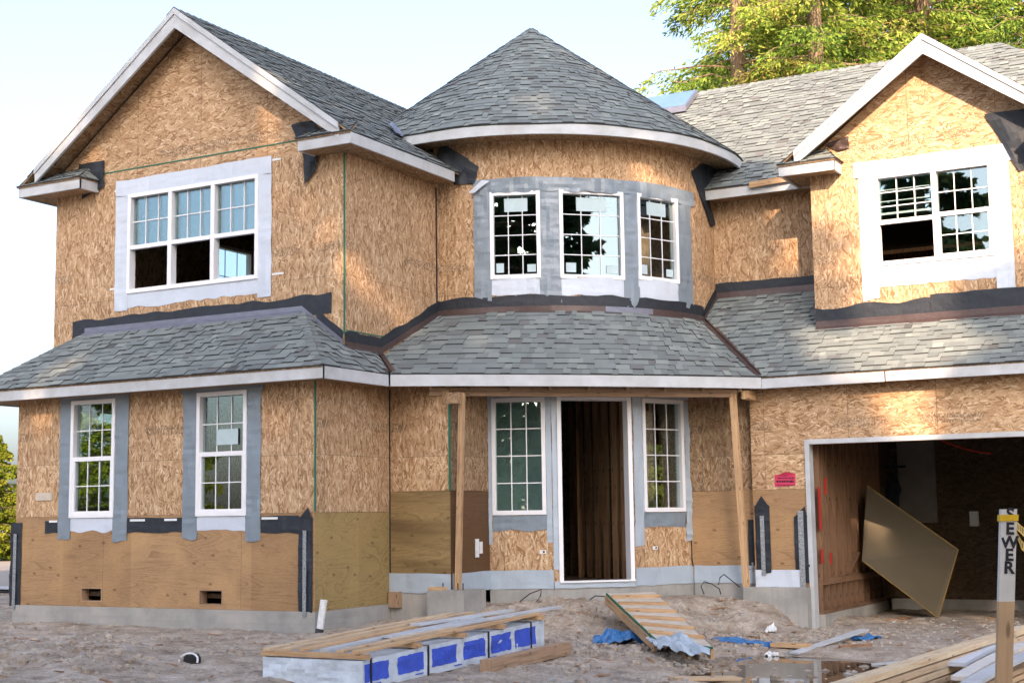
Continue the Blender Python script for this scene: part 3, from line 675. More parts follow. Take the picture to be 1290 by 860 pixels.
P_('soffit', MB().box(-5.86, -4.66, .41, YU-.003, 4.94, 4.955), 'osb_dark'); P_('soffit', MB().box(-5.86, -5.503, YU, 13, 4.94, 4.955), 'osb_dark')
shingles('return_roof', (-.60, .345, ZE+.01), (1, 0, 0), [[(-.60, .345, ZE+.01), (.30, .345, ZE+.01), (.12, YU, ZE+.25), (-.36, YU, ZE+.25)]], label='little roof at the right foot of the left gable')
shingles('return_roof', (-.60, YU, ZE+.01), (0, -1, 0), [[(-.60, YU, ZE+.01), (-.60, .345, ZE+.01), (-.36, YU, ZE+.25)]])
shingles('return_roof', (-5.92, .345, ZE+.01), (1, 0, 0), [[(-5.92, .345, ZE+.01), (-4.60, .345, ZE+.01), (-4.84, YU, ZE+.25), (-5.72, YU, ZE+.25)]], label='little roof at the left foot of the left gable')
shingles('return_roof', (-4.60, YU, ZE+.01), (0, 1, 0), [[(-4.60, YU, ZE+.01), (-4.60, .345, ZE+.01), (-4.84, YU, ZE+.25)]])
# turret cone
ZC = 5.65; RC = 3.55; ZA = 8.30
def cone(u, v):
    a = u*2*math.pi; r = RC*(1-v)+.02*v; wob = .018*math.sin(a*13)*(1-v)**3
    return Vector((TC[0]+r*math.cos(a), TC[1]+r*math.sin(a), ZC+(ZA-ZC)*v+wob*.5))
shingle_fn('turret_roof', cone, 36, lambda v: 2*math.pi*RC*(1-v), label='conical shingle roof of the turret')
mb = MB(); N = 96
for k in range(N):
    a0, a1 = 2*math.pi*k/N, 2*math.pi*(k+1)/N
    q = lambda a, r, z: Vector((TC[0]+r*math.cos(a), TC[1]+r*math.sin(a), z))
    mb.face([q(a0, RC-.01, ZC-.15), q(a1, RC-.01, ZC-.15), q(a1, RC-.01, ZC), q(a0, RC-.01, ZC)], [(a0*RC, 0), (a1*RC, 0), (a1*RC, .15), (a0*RC, .15)], smooth=True)
    mb.face([q(a0, RC-.01, ZC-.15), q(a0, RC-.05, ZC-.15), q(a1, RC-.05, ZC-.15), q(a1, RC-.01, ZC-.15)])
    mb.face([q(a1, RC-.05, ZC-.15), q(a0, RC-.05, ZC-.15), q(a0, RC-.05, ZC), q(a1, RC-.05, ZC)])
P_('fascia', mb, 'primed_board', 'curved fascia board of the turret roof')
mb = MB()
for k in range(N):
    a0, a1 = 2*math.pi*k/N, 2*math.pi*(k+1)/N
    mb.face([q(a1, RC-.051, ZC-.12), q(a0, RC-.051, ZC-.12), q(a0, TR-.1, ZC-.12), q(a1, TR-.1, ZC-.12)]); mb.face([q(a0, RC-.02, ZC-.01), q(a1, RC-.02, ZC-.01), q(a1, .02, ZA-.02), q(a0, .02, ZA-.02)])
P_('soffit', mb, 'osb_dark')
# main roof
YM = 6.20; k3 = .75; YRG = 9.9; ZRG = ZE+k3*(YRG-YM)
shingles('roof', (2.9, YM, ZE), (1, 0, 0), [[(2.9, YM, ZE), (10.48+.2, YM, ZE), (6.78+.2, YRG, ZRG), (-4.0, YRG, ZRG), (-2.6, 8.9, ZE+k3*2.7)]], label='big main roof slope at the back')
shingles('roof', (-4, 13.6, ZE), (-1, 0, 0), [[(-4, 13.6, ZE), (10.68, 13.6, ZE), (6.98, YRG, ZRG), (-4, YRG, ZRG)]], label='rear slope of the main roof')
shingles('roof', (10.68, YM, ZE), (0, 1, 0), [[(10.68, YM, ZE), (10.68, 13.6, ZE), (6.98, YRG, ZRG)]], label='hipped end of the main roof')
caps((-3.9, YRG, ZRG+.012), (6.98, YRG, ZRG+.012), ((0, .14, -.105), (0, -.14, -.105)))
fascia((3.0, YM+.01, ZE-.005), (4.875, YM+.01, ZE-.005)); P_('soffit', MB().box(2.98, 4.87, YM+.05, Y10-.003, 4.945, 4.96), 'osb_dark')
fascia((8.6, YM+.01, ZE-.005), (10.66, YM+.01, ZE-.005)); P_('loose_fascia_board', MB().bar((3.75, YM-.04, ZE-.02), (4.62, YM-.04, ZE+.02), .04, .09), 'lumber')
# right gable
XG2 = 6.69; ZG = 6.70; hw_ = 2.17; kg = (ZG-ZE)/hw_; YF = 5.26; YB = YM+(ZG-ZE)/k3
shingles('roof', (XG2-hw_, YF, ZE), (0, 1, 0), [[(XG2-hw_, YF, ZE), (XG2-hw_, YM, ZE), (XG2, YB, ZG), (XG2, YF, ZG)]], label='left slope of the right gable roof')
shingles('roof', (XG2+hw_, YF, ZE), (0, 1, 0), [[(XG2+hw_, YF, ZE), (XG2+hw_, YM, ZE), (XG2, YB, ZG), (XG2, YF, ZG)]], label='right slope of the right gable roof')
rake(XG2, ZG, XG2-1.93, ZE+kg*.24, YF); rake(XG2, ZG, XG2+1.93, ZE+kg*.24, YF)
soffit(XG2, ZG, XG2-1.93, ZE+kg*.24, YF+.042, YR-.002); soffit(XG2, ZG, XG2+1.93, ZE+kg*.24, YF+.042, YR-.002)
for s in (-1, 1):
    xo = XG2+s*(hw_+.0); xi = XG2+s*1.335
    a, b = min(xo, xi), max(xo, xi)
    fascia((a, YF+.01, ZE-.01), (b, YF+.01, ZE-.01)); fascia((b, YF+.011, ZE-.01), (b, YR-.01 if s < 0 else 6.2, ZE-.01)); fascia((a, YR-.01 if s > 0 else 6.2, ZE-.01), (a, YF+.011, ZE-.01))
    P_('soffit', MB().box(a+.04, b-.04, YF+.05, YR-.003, 4.945, 4.96), 'osb_dark')
    c = (a+b)/2
    shingles('return_roof', (a-.02, YF-.02, ZE), (1, 0, 0), [[(a-.02, YF-.02, ZE), (b+.02, YF-.02, ZE), (b-.22, YR, ZE+.24), (a+.22, YR, ZE+.24)]])
    e = b+.02 if s < 0 else a-.02; i_ = b-.22 if s < 0 else a+.22
    shingles('return_roof', (e, YF-.02, ZE), (0, 1, 0), [[(e, YF-.02, ZE), (e, YR, ZE), (i_, YR, ZE+.24)]])
P_('soffit', MB().box(4.56, 4.87, YR, YM, 4.945, 4.96), 'osb_dark')
# left skirt roof
k5 = .776; YE = -.39
zs = lambda x: ZL+k5*(.39-x)
shingles('skirt_roof', (-6.0, YE, ZL), (1, 0, 0), [[(-6.0, YE, ZL), (.39, YE, ZL), (-.77, YU, ZL+k5*1.16), (-4.84, YU, ZL+k5*1.16)]], label='lean-to shingle roof over the left bay')
shingles('skirt_roof', (.39, YE, ZL), (0, 1, 0), [[(.39, YE, ZL), (.39, YU, ZL), (-.77, YU, zs(-.77))], [(.39, YU, ZL), (.39, 1.10, ZL), (-.10, 1.49, zs(-.10)), (-.10, YU, zs(-.10))]], label='hipped right end of the lean-to roof')
zl = lambda x: ZL+k5*(x+6.0)
shingles('skirt_roof', (-6.0, YE, ZL), (0, 1, 0), [[(-6, YE, ZL), (-4.84, YU, zl(-4.84)), (-6, YU, ZL)], [(-6, YU, ZL), (-5.505, YU, zl(-5.505)), (-5.505, 6, zl(-5.505)), (-6, 6, ZL)]], label='hipped left end of the lean-to roof')
caps((.39, YE, ZL+.01), (-.77, YU, zs(-.77)+.01), ((.0, .13, -.0), (-.13, 0, -.0)))
caps((-6.0, YE, ZL+.01), (-4.84, YU, zs(-.77)+.01), ((.0, .13, -.0), (.13, 0, -.0)))
fascia((-6.0, YE+.02, ZL), (.39, YE+.02, ZL), .155, label='long fascia board over the left bay'); fascia((.39, YE+.021, ZL), (.39, 1.10, ZL), .155); fascia((-6.0, 6, ZL), (-6.0, YE+.021, ZL), .155)
P_('soffit', MB().box(-5.95, .34, YE+.06, -.003, 1.76, 1.775), 'osb_dark'); P_('soffit', MB().box(.005, .34, 0, 1.3, 1.76, 1.775), 'osb_dark'); P_('soffit', MB().box(-5.95, -5.355, 0, 6, 1.76, 1.775), 'osb_dark')
# porch roof, lofted from the straight eave to the round turret
PE0 = Vector((.42, 1.10, ZL)); PE1 = Vector((4.36, 4.62, ZL)); ZF = 2.96; RF = TR+.01
def eave(u):
    p = PE0.lerp(PE1, u); b = .17*4*u*(1-u); return p+Vector((.67, -.74, 0))*b
def arc(u):
    a = R(-90+u*86); return Vector((TC[0]+RF*math.cos(a), TC[1]+RF*math.sin(a), ZF))
def porch(u, v):
    p = eave(u).lerp(arc(u), v); 
    L = PE0.lerp(Vector((-.09, 1.62, 2.2)), v/.28) if v < .28 else Vector((-.09, 1.62, 2.2)).lerp(Vector((-.09, 3.18, ZF)), (v-.28)/.72)
    L.z = p.z; w_ = max(0, 1-u/.22)**1.6
    return p+(L-p)*w_
shingle_fn('porch_roof', porch, 13, lambda v: 5.3, label='curved shingle roof over the entrance')
mb = MB(); n_ = 30
for i in range(n_):
    for j in range(6):
        a, b = i/n_, (i+1)/n_; c, d = j/6, (j+1)/6; dz = Vector((0, 0, -.012)); mb.face([porch(a, c)+dz, porch(b, c)+dz, porch(b, d)+dz, porch(a, d)+dz]); 
        dz = Vector((0, 0, -.03)); mb.face([porch(a, d)+dz, porch(b, d)+dz, porch(b, c)+dz, porch(a, c)+dz])
P_('roof_deck', mb, 'osb_dark')
mb = MB()
for i in range(24):
    a, b = eave(i/24), eave((i+1)/24); n = Vector((-.67, .74, 0))*.035; lo = Vector((0, 0, -.155)); t = Vector((0, 0, .0))
    mb.face([a+lo, b+lo, b+t, a+t], [((i/24)*5.3, 0), ((i+1)/24*5.3, 0), ((i+1)/24*5.3, .15), (i/24*5.3, .15)], smooth=True); mb.face([b+lo+n, a+lo+n, a+t+n, b+t+n]); mb.face([a+lo+n, b+lo+n, b+lo, a+lo])
P_('fascia', mb, 'primed_board', 'long fascia board over the entrance')
# beam under the porch eave, rafters, blocks
dn = Vector((-.67, .74, 0)); dd = (PE1-PE0).normalized()
bA = PE0+dn*.2+dd*.55; bB = PE1+dn*.2-dd*.3
P_('porch_beam', MB().bar(bA+Vector((0, 0, -.235)), bB+Vector((0, 0, -.235)), .09, .06), 'lumber_weathered')
P_('porch_beam', MB().bar(bA+Vector((0, 0, -.18))-dn*.08, bB+Vector((0, 0, -.18))-dn*.08, .035, .045), 'lumber_weathered')
for k in range(9):
    p = bA.lerp(bB, k/8); board('lookout', p+Vector((0, 0, -.165))-dn*.16, p+Vector((0, 0, -.165))+dn*.45, .04, .05, 'lumber_weathered')
mb = MB(); mb.slab([PE0+dn*.22+Vector((0, 0, -.11)), PE1+dn*.22+Vector((0, 0, -.11)), PE1+dn*1.5+Vector((0, 0, -.11)), PE0+dn*1.5+Vector((0, 0, -.11))], (0, 0, 1), .01); P_('soffit', mb, 'osb_dark')
p = onY(577, 742, 1.75); pt = bA+dd*.07
P_('porch_post', MB().bar((p.x, p.y, p.z), (onY(582, 492, p.y).x, p.y, 1.66), .068, .068, (0, 1, 0)), 'lumber', 'left post of the porch')
pb = onZ(940.5, 741, -1.02); pb = Vector((pb.x-.15, pb.y+.3, -1.03)); pb = onY(940.5, 740, 4.78); tp = onY(923, 494, 4.5)
P_('porch_post', MB().bar(pb, tp, .085, .07, (0, 1, 0)), 'lumber', 'leaning right post of the porch')
q1 = onY(560, 498, 1.62); P_('beam_block', MB().box(q1.x+.08, q1.x+.24, 1.56, 1.66, q1.z-.12, q1.z+.03), 'osb_dark')
q1 = onY(940, 495, 4.6); P_('beam_block', MB().box(q1.x-.04, q1.x+.05, 4.5, 4.85, q1.z-.09, q1.z+.03), 'lumber')
# porch pier
pp0, pp1 = onZ(556, 745, -.99), onZ(608, 745, -.99)
mb = MB(); pc = Vector((p.x, p.y, 0)); mb.box(pc.x-.30, pc.x+.27, pc.y-.30, pc.y+.27, -2.2, p.z); P_('porch_pier', mb, 'concrete', 'concrete pier under the left porch post')
for dx in (-.16, .07, .15):
    P_('anchor_rod', MB().tube([(pc.x+dx, pc.y-.12, p.z), (pc.x+dx, pc.y-.12, p.z+.09)], .008, 6), 'dark_metal')
P_('pier_plate', MB().box(pc.x-.30, pc.x-.08, pc.y-.28, pc.y-.14, p.z+.002, p.z+.04), 'lumber')
# garage skirt roof
YGE = 4.62; zg = lambda y: ZL+.75*(y-YGE)
shingles('skirt_roof', (4.36, YGE, ZL), (1, 0, 0), [[(4.875, YGE, ZL), (11.0, YGE, ZL), (11.0, YR, zg(YR)), (4.875, YR, zg(YR))], [(4.36, YGE, ZL), (4.875, YGE, ZL), (4.875, Y10, zg(Y10)), (2.96, Y10, zg(Y10)), (2.96, 6.03, zg(6.03))]], label='lean-to shingle roof over the garage')
fascia((4.36, YGE+.012, ZL), (6.10, YGE+.012, ZL), .155, label='fascia board over the garage, left piece'); fascia((6.12, YGE+.012, ZL), (11.0, YGE+.012, ZL), .150, label='fascia board over the garage, right piece')
P_('soffit', MB().box(4.3, 11.0, YGE+.05, Y7-.003, 1.76, 1.775), 'osb_dark')
# ================= metal and paper flashings
def ribbon(name, pts, nrm, w0, w1, mat, off=.012, rag=0, seed=0, seg=.12, wr=.004, th=.003):
    """a band standing on the path pts, rising w0..w1 in z along the wall whose normal is nrm"""
    pts = [Vector(p) for p in pts]; path = []
    for a, b in zip(pts, pts[1:]):
        n = max(1, int((b-a).length/seg)); path += [a.lerp(b, k/n) for k in range(n)]
    path.append(pts[-1]); nz = 3; mb = MB(); sd = seed*3.3
    def q(i, j, e=0):
        p = path[i].copy(); t = j/nz; nn = nrm(p) if callable(nrm) else Vector(nrm)
        zz = w0+(w1-w0)*t
        if j == nz: zz += rag*noise.noise(Vector((i*.35, sd, 0)))*2
        p.z += zz; wv = wr*noise.noise(Vector((p.x*6+p.y*6, p.z*8, sd))); return p+nn*(off+wv+e)
    L = 0
    for i in range(len(path)-1):
        l2 = L+(path[i+1]-path[i]).length
        for j in range(nz): mb.face([q(i, j), q(i+1, j), q(i+1, j+1), q(i, j+1)], [(L, j*.1), (l2, j*.1), (l2, j*.1+.1), (L, j*.1+.1)], smooth=True)
        mb.face([q(i, nz), q(i+1, nz), q(i+1, nz, -th), q(i, nz, -th)]); L = l2
    return P_(name, mb, mat)
def lip(pts, dirv, w, mat, h=.03):   # metal leg lying on the shingles
    pts = [Vector(p) for p in pts]; mb = MB()
    for a, b in zip(pts, pts[1:]):
        da = Vector(dirv(a) if callable(dirv) else dirv)*w; db = Vector(dirv(b) if callable(dirv) else dirv)*w; z = Vector((0, 0, h))
        mb.face([a+z+da, b+z+db, b+z, a+z]); mb.face([b+z+db, a+z+da, a+da+z*.2, b+db+z*.2])
    return P_('metal_flashing', mb, mat)
nY = (0, -1, 0); nX = (1, 0, 0)
zk = zs(-.77)
ribbon('roofing_paper', [(-5.1, YU, zk-.05), (-.30, YU, zk-.05)], nY, 0, .26, 'black_paper', .012, .03, 1)
ribbon('metal_flashing', [(-4.84, YU, zk), (-.80, YU, zk)], nY, 0, .085, 'flashing_grey', .02)
lip([(-4.84, YU-.02, zk-.01), (-.80, YU-.02, zk-.01)], (0, -.77, -.6), .06, 'flashing_grey')
ribbon('roofing_paper', [(-5.50, YU, zl(-5.5)), (-4.85, YU, zk-.02)], nY, -.02, .17, 'black_paper', .014, .04, 2)
ribbon('roofing_paper', [(-.55, YU, zs(-.55)), (-.11, YU, zs(-.1)+.02)], nY, 0, .20, 'black_paper', .016, .03, 3)
ribbon('metal_flashing', [(-.80, YU, zk), (-.10, YU, zs(-.1))], nY, 0, .09, 'flashing_grey', .022)
zz1 = zs(-.10)
ribbon('roofing_paper', [(-.10, YU, zz1), (-.10, 1.62, zz1), (-.10, 3.17, ZF+.03)], nX, 0, .20, 'black_paper', .014, .025, 4)
ribbon('metal_flashing', [(-.10, YU, zz1-.02), (-.10, 1.62, zz1-.02), (-.10, 3.17, ZF)], nX, 0, .09, 'flashing_brown', .02)
lip([(-.08, YU, zz1-.01), (-.08, 1.6, zz1-.01)], (.78, 0, -.6), .06, 'flashing_brown')
tn = lambda p: Vector((p.x-TC[0], p.y-TC[1], 0)).normalized()
ap = [arc(k/40) for k in range(41)]
ribbon('roofing_paper', ap, tn, 0, .24, 'black_paper', .008, .02, 5, wr=.003)
for i0, i1, mt in ((0, 9, 'flashing_brown'), (9, 22, 'flashing_brown'), (22, 29, 'flashing_grey'), (29, 40, 'flashing_brown')):
    ribbon('metal_flashing', ap[i0:i1+1], tn, -.01, .085, mt, .022+.002*(i0 % 3), 0, 6)
lip([q_ for q_ in ap], lambda p: tn(p)*.8+Vector((0, 0, -.85)), .055, 'flashing_brown', .028)
ribbon('roofing_paper', [(2.97, 6.03, zg(6.03)), (2.97, Y10, zg(Y10))], nX, -.03, .20, 'black_paper', .02, .02, 7)
ribbon('metal_flashing', [(2.97, 6.03, zg(6.03)), (2.97, Y10, zg(Y10))], nX, -.03, .09, 'flashing_brown', .03)
ribbon('roofing_paper', [(2.98, Y10, zg(Y10)), (4.86, Y10, zg(Y10))], nY, 0, .25, 'black_paper', .012, .015, 8)
ribbon('metal_flashing', [(2.98, Y10, zg(Y10)), (4.86, Y10, zg(Y10))], nY, 0, .10, 'flashing_brown', .024)
ribbon('roofing_paper', [(4.88, YR, zg(YR)), (11, YR, zg(YR))], nY, 0, .30, 'black_paper', .012, .03, 9)
ribbon('roofing_paper', [(6.55, YR, zg(YR)+.05), (11, YR, zg(YR)+.05)], nY, 0, .31, 'black_paper', .02, .02, 19)
ribbon('metal_flashing', [(4.88, YR, zg(YR)), (11, YR, zg(YR))], nY, 0, .10, 'flashing_brown', .026)
lip([(4.88, YR-.02, zg(YR)-.01), (11, YR-.02, zg(YR)-.01)], (0, -.8, -.6), .07, 'flashing_brown')
# valley metal between porch roof and garage roof and at the left valley
def valley(a, b, w, mat):
    a = Vector(a); b = Vector(b); d = (b-a).normalized(); s = d.cross(Vector((0, 0, 1))).normalized()
    mb = MB(); z = Vector((0, 0, .035)); 
    mb.face([a-s*w+z, b-s*w+z, b+z*.6, a+z*.6]); mb.face([a+z*.6, b+z*.6, b+s*w+z, a+s*w+z])
    mb.bar(a+Vector((0, 0, .035)), b+Vector((0, 0, .035)), .012, .03)
    P_('valley_metal', mb, mat)
valley((4.36, 4.62, ZL+.01), (2.99, 6.03, ZF+.02), .09, 'flashing_brown'); valley((.42, 1.12, ZL+.01), (-.09, 1.58, 2.22), .07, 'flashing_brown')
# paper hanging at the gable feet and beside the turret
def sheet(name, pts, nrm, mat, th=.004, wr=.012, seed=0, label=None):
    """a loose sheet: quad corners, bulged and wrinkled"""
    p0, p1, p2, p3 = [Vector(p) for p in pts]; n = Vector(nrm).normalized(); mb = MB(); N_ = 8
    def q(i, j, e=0):
        u, v = i/N_, j/N_; p = p0.lerp(p1, u).lerp(p3.lerp(p2, u), v); return p+n*(e+wr*2*noise.noise(Vector((u*2.5+seed, v*2.5, seed)))+wr*.8*math.sin(u*math.pi))
    for i in range(N_):
        for j in range(N_): mb.face([q(i, j), q(i+1, j), q(i+1, j+1), q(i, j+1)], [(a/N_*.5, b/N_*.5) for a, b in ((i, j), (i+1, j), (i+1, j+1), (i, j+1))], smooth=True); mb.face([q(i, j+1, -th), q(i+1, j+1, -th), q(i+1, j, -th), q(i, j, -th)])
        mb.face([q(i+1, 0), q(i, 0), q(i, 0, -th), q(i+1, 0, -th)]); mb.face([q(i, N_), q(i+1, N_), q(i+1, N_, -th), q(i, N_, -th)])
        mb.face([q(0, i), q(0, i+1), q(0, i+1, -th), q(0, i, -th)]); mb.face([q(N_, i+1), q(N_, i), q(N_, i, -th), q(N_, i+1, -th)])
    return P_(name, mb, mat, label)
Y_ = YU-.03
sheet('roofing_paper', [onY(103, 251, Y_), onY(131, 235, Y_), onY(131, 202, Y_), onY(98, 207, Y_)], nY, 'black_paper', wr=.02, seed=1)
sheet('roofing_paper', [onY(376, 180, Y_), onY(406, 170, Y_), onY(394, 152, Y_), onY(366, 157, Y_)], nY, 'black_paper', wr=.02, seed=2)
sheet('roofing_paper', [onY(383, 234, Y_), onY(398, 215, Y_), onY(402, 188, Y_), onY(381, 186, Y_)], nY, 'black_paper', wr=.03, seed=3)
def tquad(pxs, o=.03):
    out = []
    for x, y in pxs:
        d = ray(x, y); c = Vector((TC[0], TC[1], 0)); rr = TR+o; oc = CAM-c; a = d.x**2+d.y**2; b = 2*(oc.x*d.x+oc.y*d.y); cc = oc.x**2+oc.y**2-rr*rr; D = max(0, b*b-4*a*cc)
        out.append(CAM+d*((-b-math.sqrt(D))/(2*a)))
    return out
q4 = tquad([(572, 233), (598, 231), (603, 210), (560, 182)]); sheet('roofing_paper', q4, tn(q4[1]), 'black_paper', wr=.012, seed=4)
q4 = tquad([(549, 198), (575, 232), (590, 200), (556, 180)], .05); sheet('roofing_paper', q4, tn(q4[1]), 'black_paper', wr=.012, seed=14)
q4 = tquad([(874, 218), (884, 214), (893, 196), (871, 216)], .03)
def tri_sheet(pxs, X, o, seed): sheet('roofing_paper', [onX(x, y, X) for x, y in pxs], nX, 'black_paper', wr=.008, seed=seed)
sheet('roofing_paper', tquad([(884, 252), (893, 250), (893, 197), (871, 216)], .02), (.95, -.3, 0), 'black_paper', wr=.006, seed=5)
tri_sheet([(896, 286), (902, 284), (892, 246), (884, 250)], 2.995, 0, 6); tri_sheet([(891, 245), (900, 238), (925, 206), (890, 198)], 3.0, 0, 7)
q5 = [onY(1262, 170, YF+.2), onY(1290, 216, YF+.2), onY(1304, 150, YF+.2), onY(1264, 130, YF+.2)]
sheet('roofing_paper', [onY(1284, 216, YR-.03), onY(1310, 205, YR-.03), onY(1310, 135, YR-.03), onY(1240, 144, YR-.03)], nY, 'black_paper', wr=.02, seed=8)
sheet('roofing_paper', [onY(1055, 190, YR-.03), onY(1070, 186, YR-.03), onY(1069, 172, YR-.03), onY(1038, 182, YR-.03)], nY, 'flashing_brown', wr=.02, seed=9)
# small things on the walls
def onwall(name, pxs, f, mat, off=.012, label=None, fn=onY, c=0):
    pts = [fn(x, y, c) for x, y in pxs]; mb = MB(); n = Vector(nY) if fn is onY else Vector(nX); mb.slab([p_+n*off for p_ in pts], n, off-.002); return P_(name, mb, mat, label)
for px, py, fn, c in ((565, 253, onY, 3.2),): onwall('wall_tag', [(px-5, py+3), (px+4, py+1), (px+4, py-3), (px-5, py-1)], None, 'paper_white', .012, None, fn, c)
for px, py in ((681-10, 696), ):
    pass
for g, u_, z_ in ((g1, .70, -.52), (g3, .36, -.5)):
    mb = MB(); fbox(mb, g, u_, u_+.09, z_, z_+.05, .002, .012); P_('wall_tag', mb, 'paper_white')
    mb = MB(); fbox(mb, g, u_+.045, u_+.07, z_+.01, z_+.04, .012, .014); P_('wall_tag_mark', mb, 'black_ink')
mb = MB(); fbox(mb, f1, u1(-4.95), u1(-4.63), .32, .43, .002, .014); P_('patch_board', mb, 'ramp_deck')
mb = MB(); fbox(mb, f4, .62, .70, -.55, -.30, .01, .03); fbox(mb, f4, .72, .80, -.50, -.34, .01, .03); P_('wall_paper_tag', mb, 'paper_white')
sheet('torn_film', tquad([(590, 243), (597, 243), (616, 228), (607, 227)], .08), tn(q4[0]), 'white_wrap', wr=.01, seed=3)
# green painted sheet edges, and plain black strips along two inner corners
P_('sheet_edge_line', MB().box(-.008, .012, -.012, .006, .10, 1.76), 'panel_green'); P_('sheet_edge_line', MB().box(-.105, -.085, YU-.012, YU+.004, 2.45, 4.93), 'panel_green')
P_('sheet_edge_line', MB().box(.955, .982, 1.688, 1.708, .36, 1.62), 'panel_green'); P_('sheet_edge_line', MB().box(-4.62, -.62, YU-.008, YU+.004, 5.205, 5.222), 'panel_green')
P_('sheet_edge_line', MB().box(-.103, -.092, YU+.05, 1.75, 2.5, 2.515), 'panel_green'); P_('sheet_edge_line', MB().box(-.105, -.088, 3.10, 3.125, 2.99, 4.9), 'black_ink')
P_('sheet_edge_line', MB().box(-.005, .012, 1.685, 1.705, -.98, 1.76), 'black_ink')
# hold-down straps with black paper behind
def strap(f, u, z0, z1, w, zp, pw=.14, tip=.0, sheet_off=-.0):
    P_('strap_paper', strip(f, u-pw*.65, u+pw*.65, z0, zp, .014, .02, .01, int(u*50)), 'black_paper')
    if tip:
        a = f(u-pw*.6, zp-.01, .02); b = f(u+pw*.6, zp-.01, .02); c = f(u+sheet_off, zp+tip, .03); mb = MB(); n = (b-a).cross(c-a).normalized(); mb.slab([a, b, c], f.n, .004); P_('strap_paper', mb, 'black_paper')
    mb = MB(); fbox(mb, f, u-w/2, u+w/2, z0-.04, z1, .03, .036); P_('hold_down_strap', mb, 'galvanised')
strap(f1, u1(-.14), -1.17, -.14, .055, .02, .17, .13, .05); strap(f1, .03, -1.18, -.15, .06, .0, .17)
strap(f7, ug(4.215), -.84, -.04, .06, .10, .17, .14); strap(f6, .93, -.80, -.7, .03, -.10, .09); strap(g3, 1.24, -.78, -.42, .07, -.16, .16); strap(f7, ug(4.78), -1.0, .02, .08, -.06, .16, .14, .06)
# black paper band under the ground floor windows
P_('sill_paper', strip(f1, u1(-4.75), u1(-4.49), -.15, .03, .01, .01, .006, 31), 'black_paper'); P_('sill_paper', strip(f1, u1(-3.2), u1(-2.2), -.15, .05, .008, .01, .006, 32), 'black_paper'); P_('sill_paper', strip(f1, u1(-.86), u1(-.25), -.17, .05, .008, .01, .008, 33), 'black_paper')
for a, b in ((-4.66, -4.50), (-3.12, -2.85), (-2.5, -2.28), (-.84, -.58)):
    mb = MB(); fbox(mb, f1, u1(a), u1(b), .005, .035, .018, .022); P_('white_tape', mb, 'paper_white')
for a, b, z in ((-4.36, -4.26, 3.42), (-4.30, -4.24, 4.9), (-1.33, -1.18, 4.98), (-1.32, -1.12, 3.36)):
    mb = MB(); fbox(mb, fU, uu(a), uu(b), z, z+.028, .002, .006); P_('white_tape', mb, 'paper_white')
# garage opening trim
mb = MB(); mb.box(4.87, 4.935, Y7-.02, Y7+.16, -1.615, .945); P_('garage_jamb', mb, 'primed_board', 'white jamb left of the garage opening')
P_('garage_jamb', MB().box(4.87, 9.86, Y7-.02, Y7+.16, .947, 1.015), 'primed_board', 'white head board of the garage opening'); P_('garage_jamb', MB().box(9.795, 9.86, Y7-.02, Y7+.16, -1.615, .945), 'primed_board')
# garage interior
mb = MB(); YBK = 9.6
for k in range(10):
    y = 5.14+k*.36; mb.box(4.86, 4.985, y, y+.042, -.93, 1.75)
mb.box(4.86, 4.99, 5.1, 8.5, -1.02, -.932)
for y, w in ((5.30, .04), (5.37, .04), (6.4, .04), (7.05, .04)): mb.box(4.87, 4.98, y, y+w, -.93, 1.75)
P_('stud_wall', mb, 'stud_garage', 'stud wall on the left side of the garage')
mb = MB()
for k in range(12):
    y = 5.1+k*.30; mb.box(4.86, 4.985, y, y+.042, -1.36, -1.022)
mb.box(4.86, 4.99, 5.1, 8.5, -1.42, -1.362); P_('cripple_studs', mb, 'stud_garage')
P_('inner_wall', MB().box(4.80, 4.858, 5.06, 9.6, -1.42, 1.9), 'osb_inside_shaded', 'strand board behind the garage studs')
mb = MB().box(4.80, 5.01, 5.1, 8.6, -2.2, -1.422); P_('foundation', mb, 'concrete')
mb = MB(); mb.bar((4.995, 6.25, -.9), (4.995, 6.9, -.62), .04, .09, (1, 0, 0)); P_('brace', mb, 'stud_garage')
P_('inner_wall', MB().box(4.85, 10.5, YBK, YBK+.1, -1.45, 2.04), 'osb_inside_shaded', 'dark back wall of the garage'); P_('foundation', MB().box(4.8, 10.5, YBK-.03, YBK+.15, -2.2, -1.452), 'concrete')
P_('drywall_panel', MB().box(5.0, 5.62, YBK-.05, YBK-.003, -.2, 1.9), 'drywall', 'pale wallboard strip at the back of the garage'); P_('drywall_panel', MB().box(5.63, 8.4, YBK-.04, YBK-.003, 1.35, 1.9), 'drywall')
q = onY(1228, 653, YBK); P_('outlet_box', MB().box(q.x-.07, q.x+.07, YBK-.07, YBK-.004, q.z-.12, q.z+.12), 'pvc')
pts = [onY(1165+k*7, 545+26*(1-(1-k/12)**1.6), 7.5) for k in range(13)]; 
for i, pz in enumerate(pts): pz.y += .0
P_('hanging_cable', MB().tube([pts[0]+Vector((-.3, 0, .5))]+pts, .011, 6), 'red_paint', 'red cable hanging under the garage ceiling')
for (x, y, h) in ((1040, 612, .12), (1033, 640, .3), (1036, 700, .1), (1047, 703, .08)):
    q = onX(x, y, 4.992); P_('spray_mark', MB().box(4.987, 4.9905, q.y-.05, q.y+.05, q.z-h, q.z+h), 'red_paint')
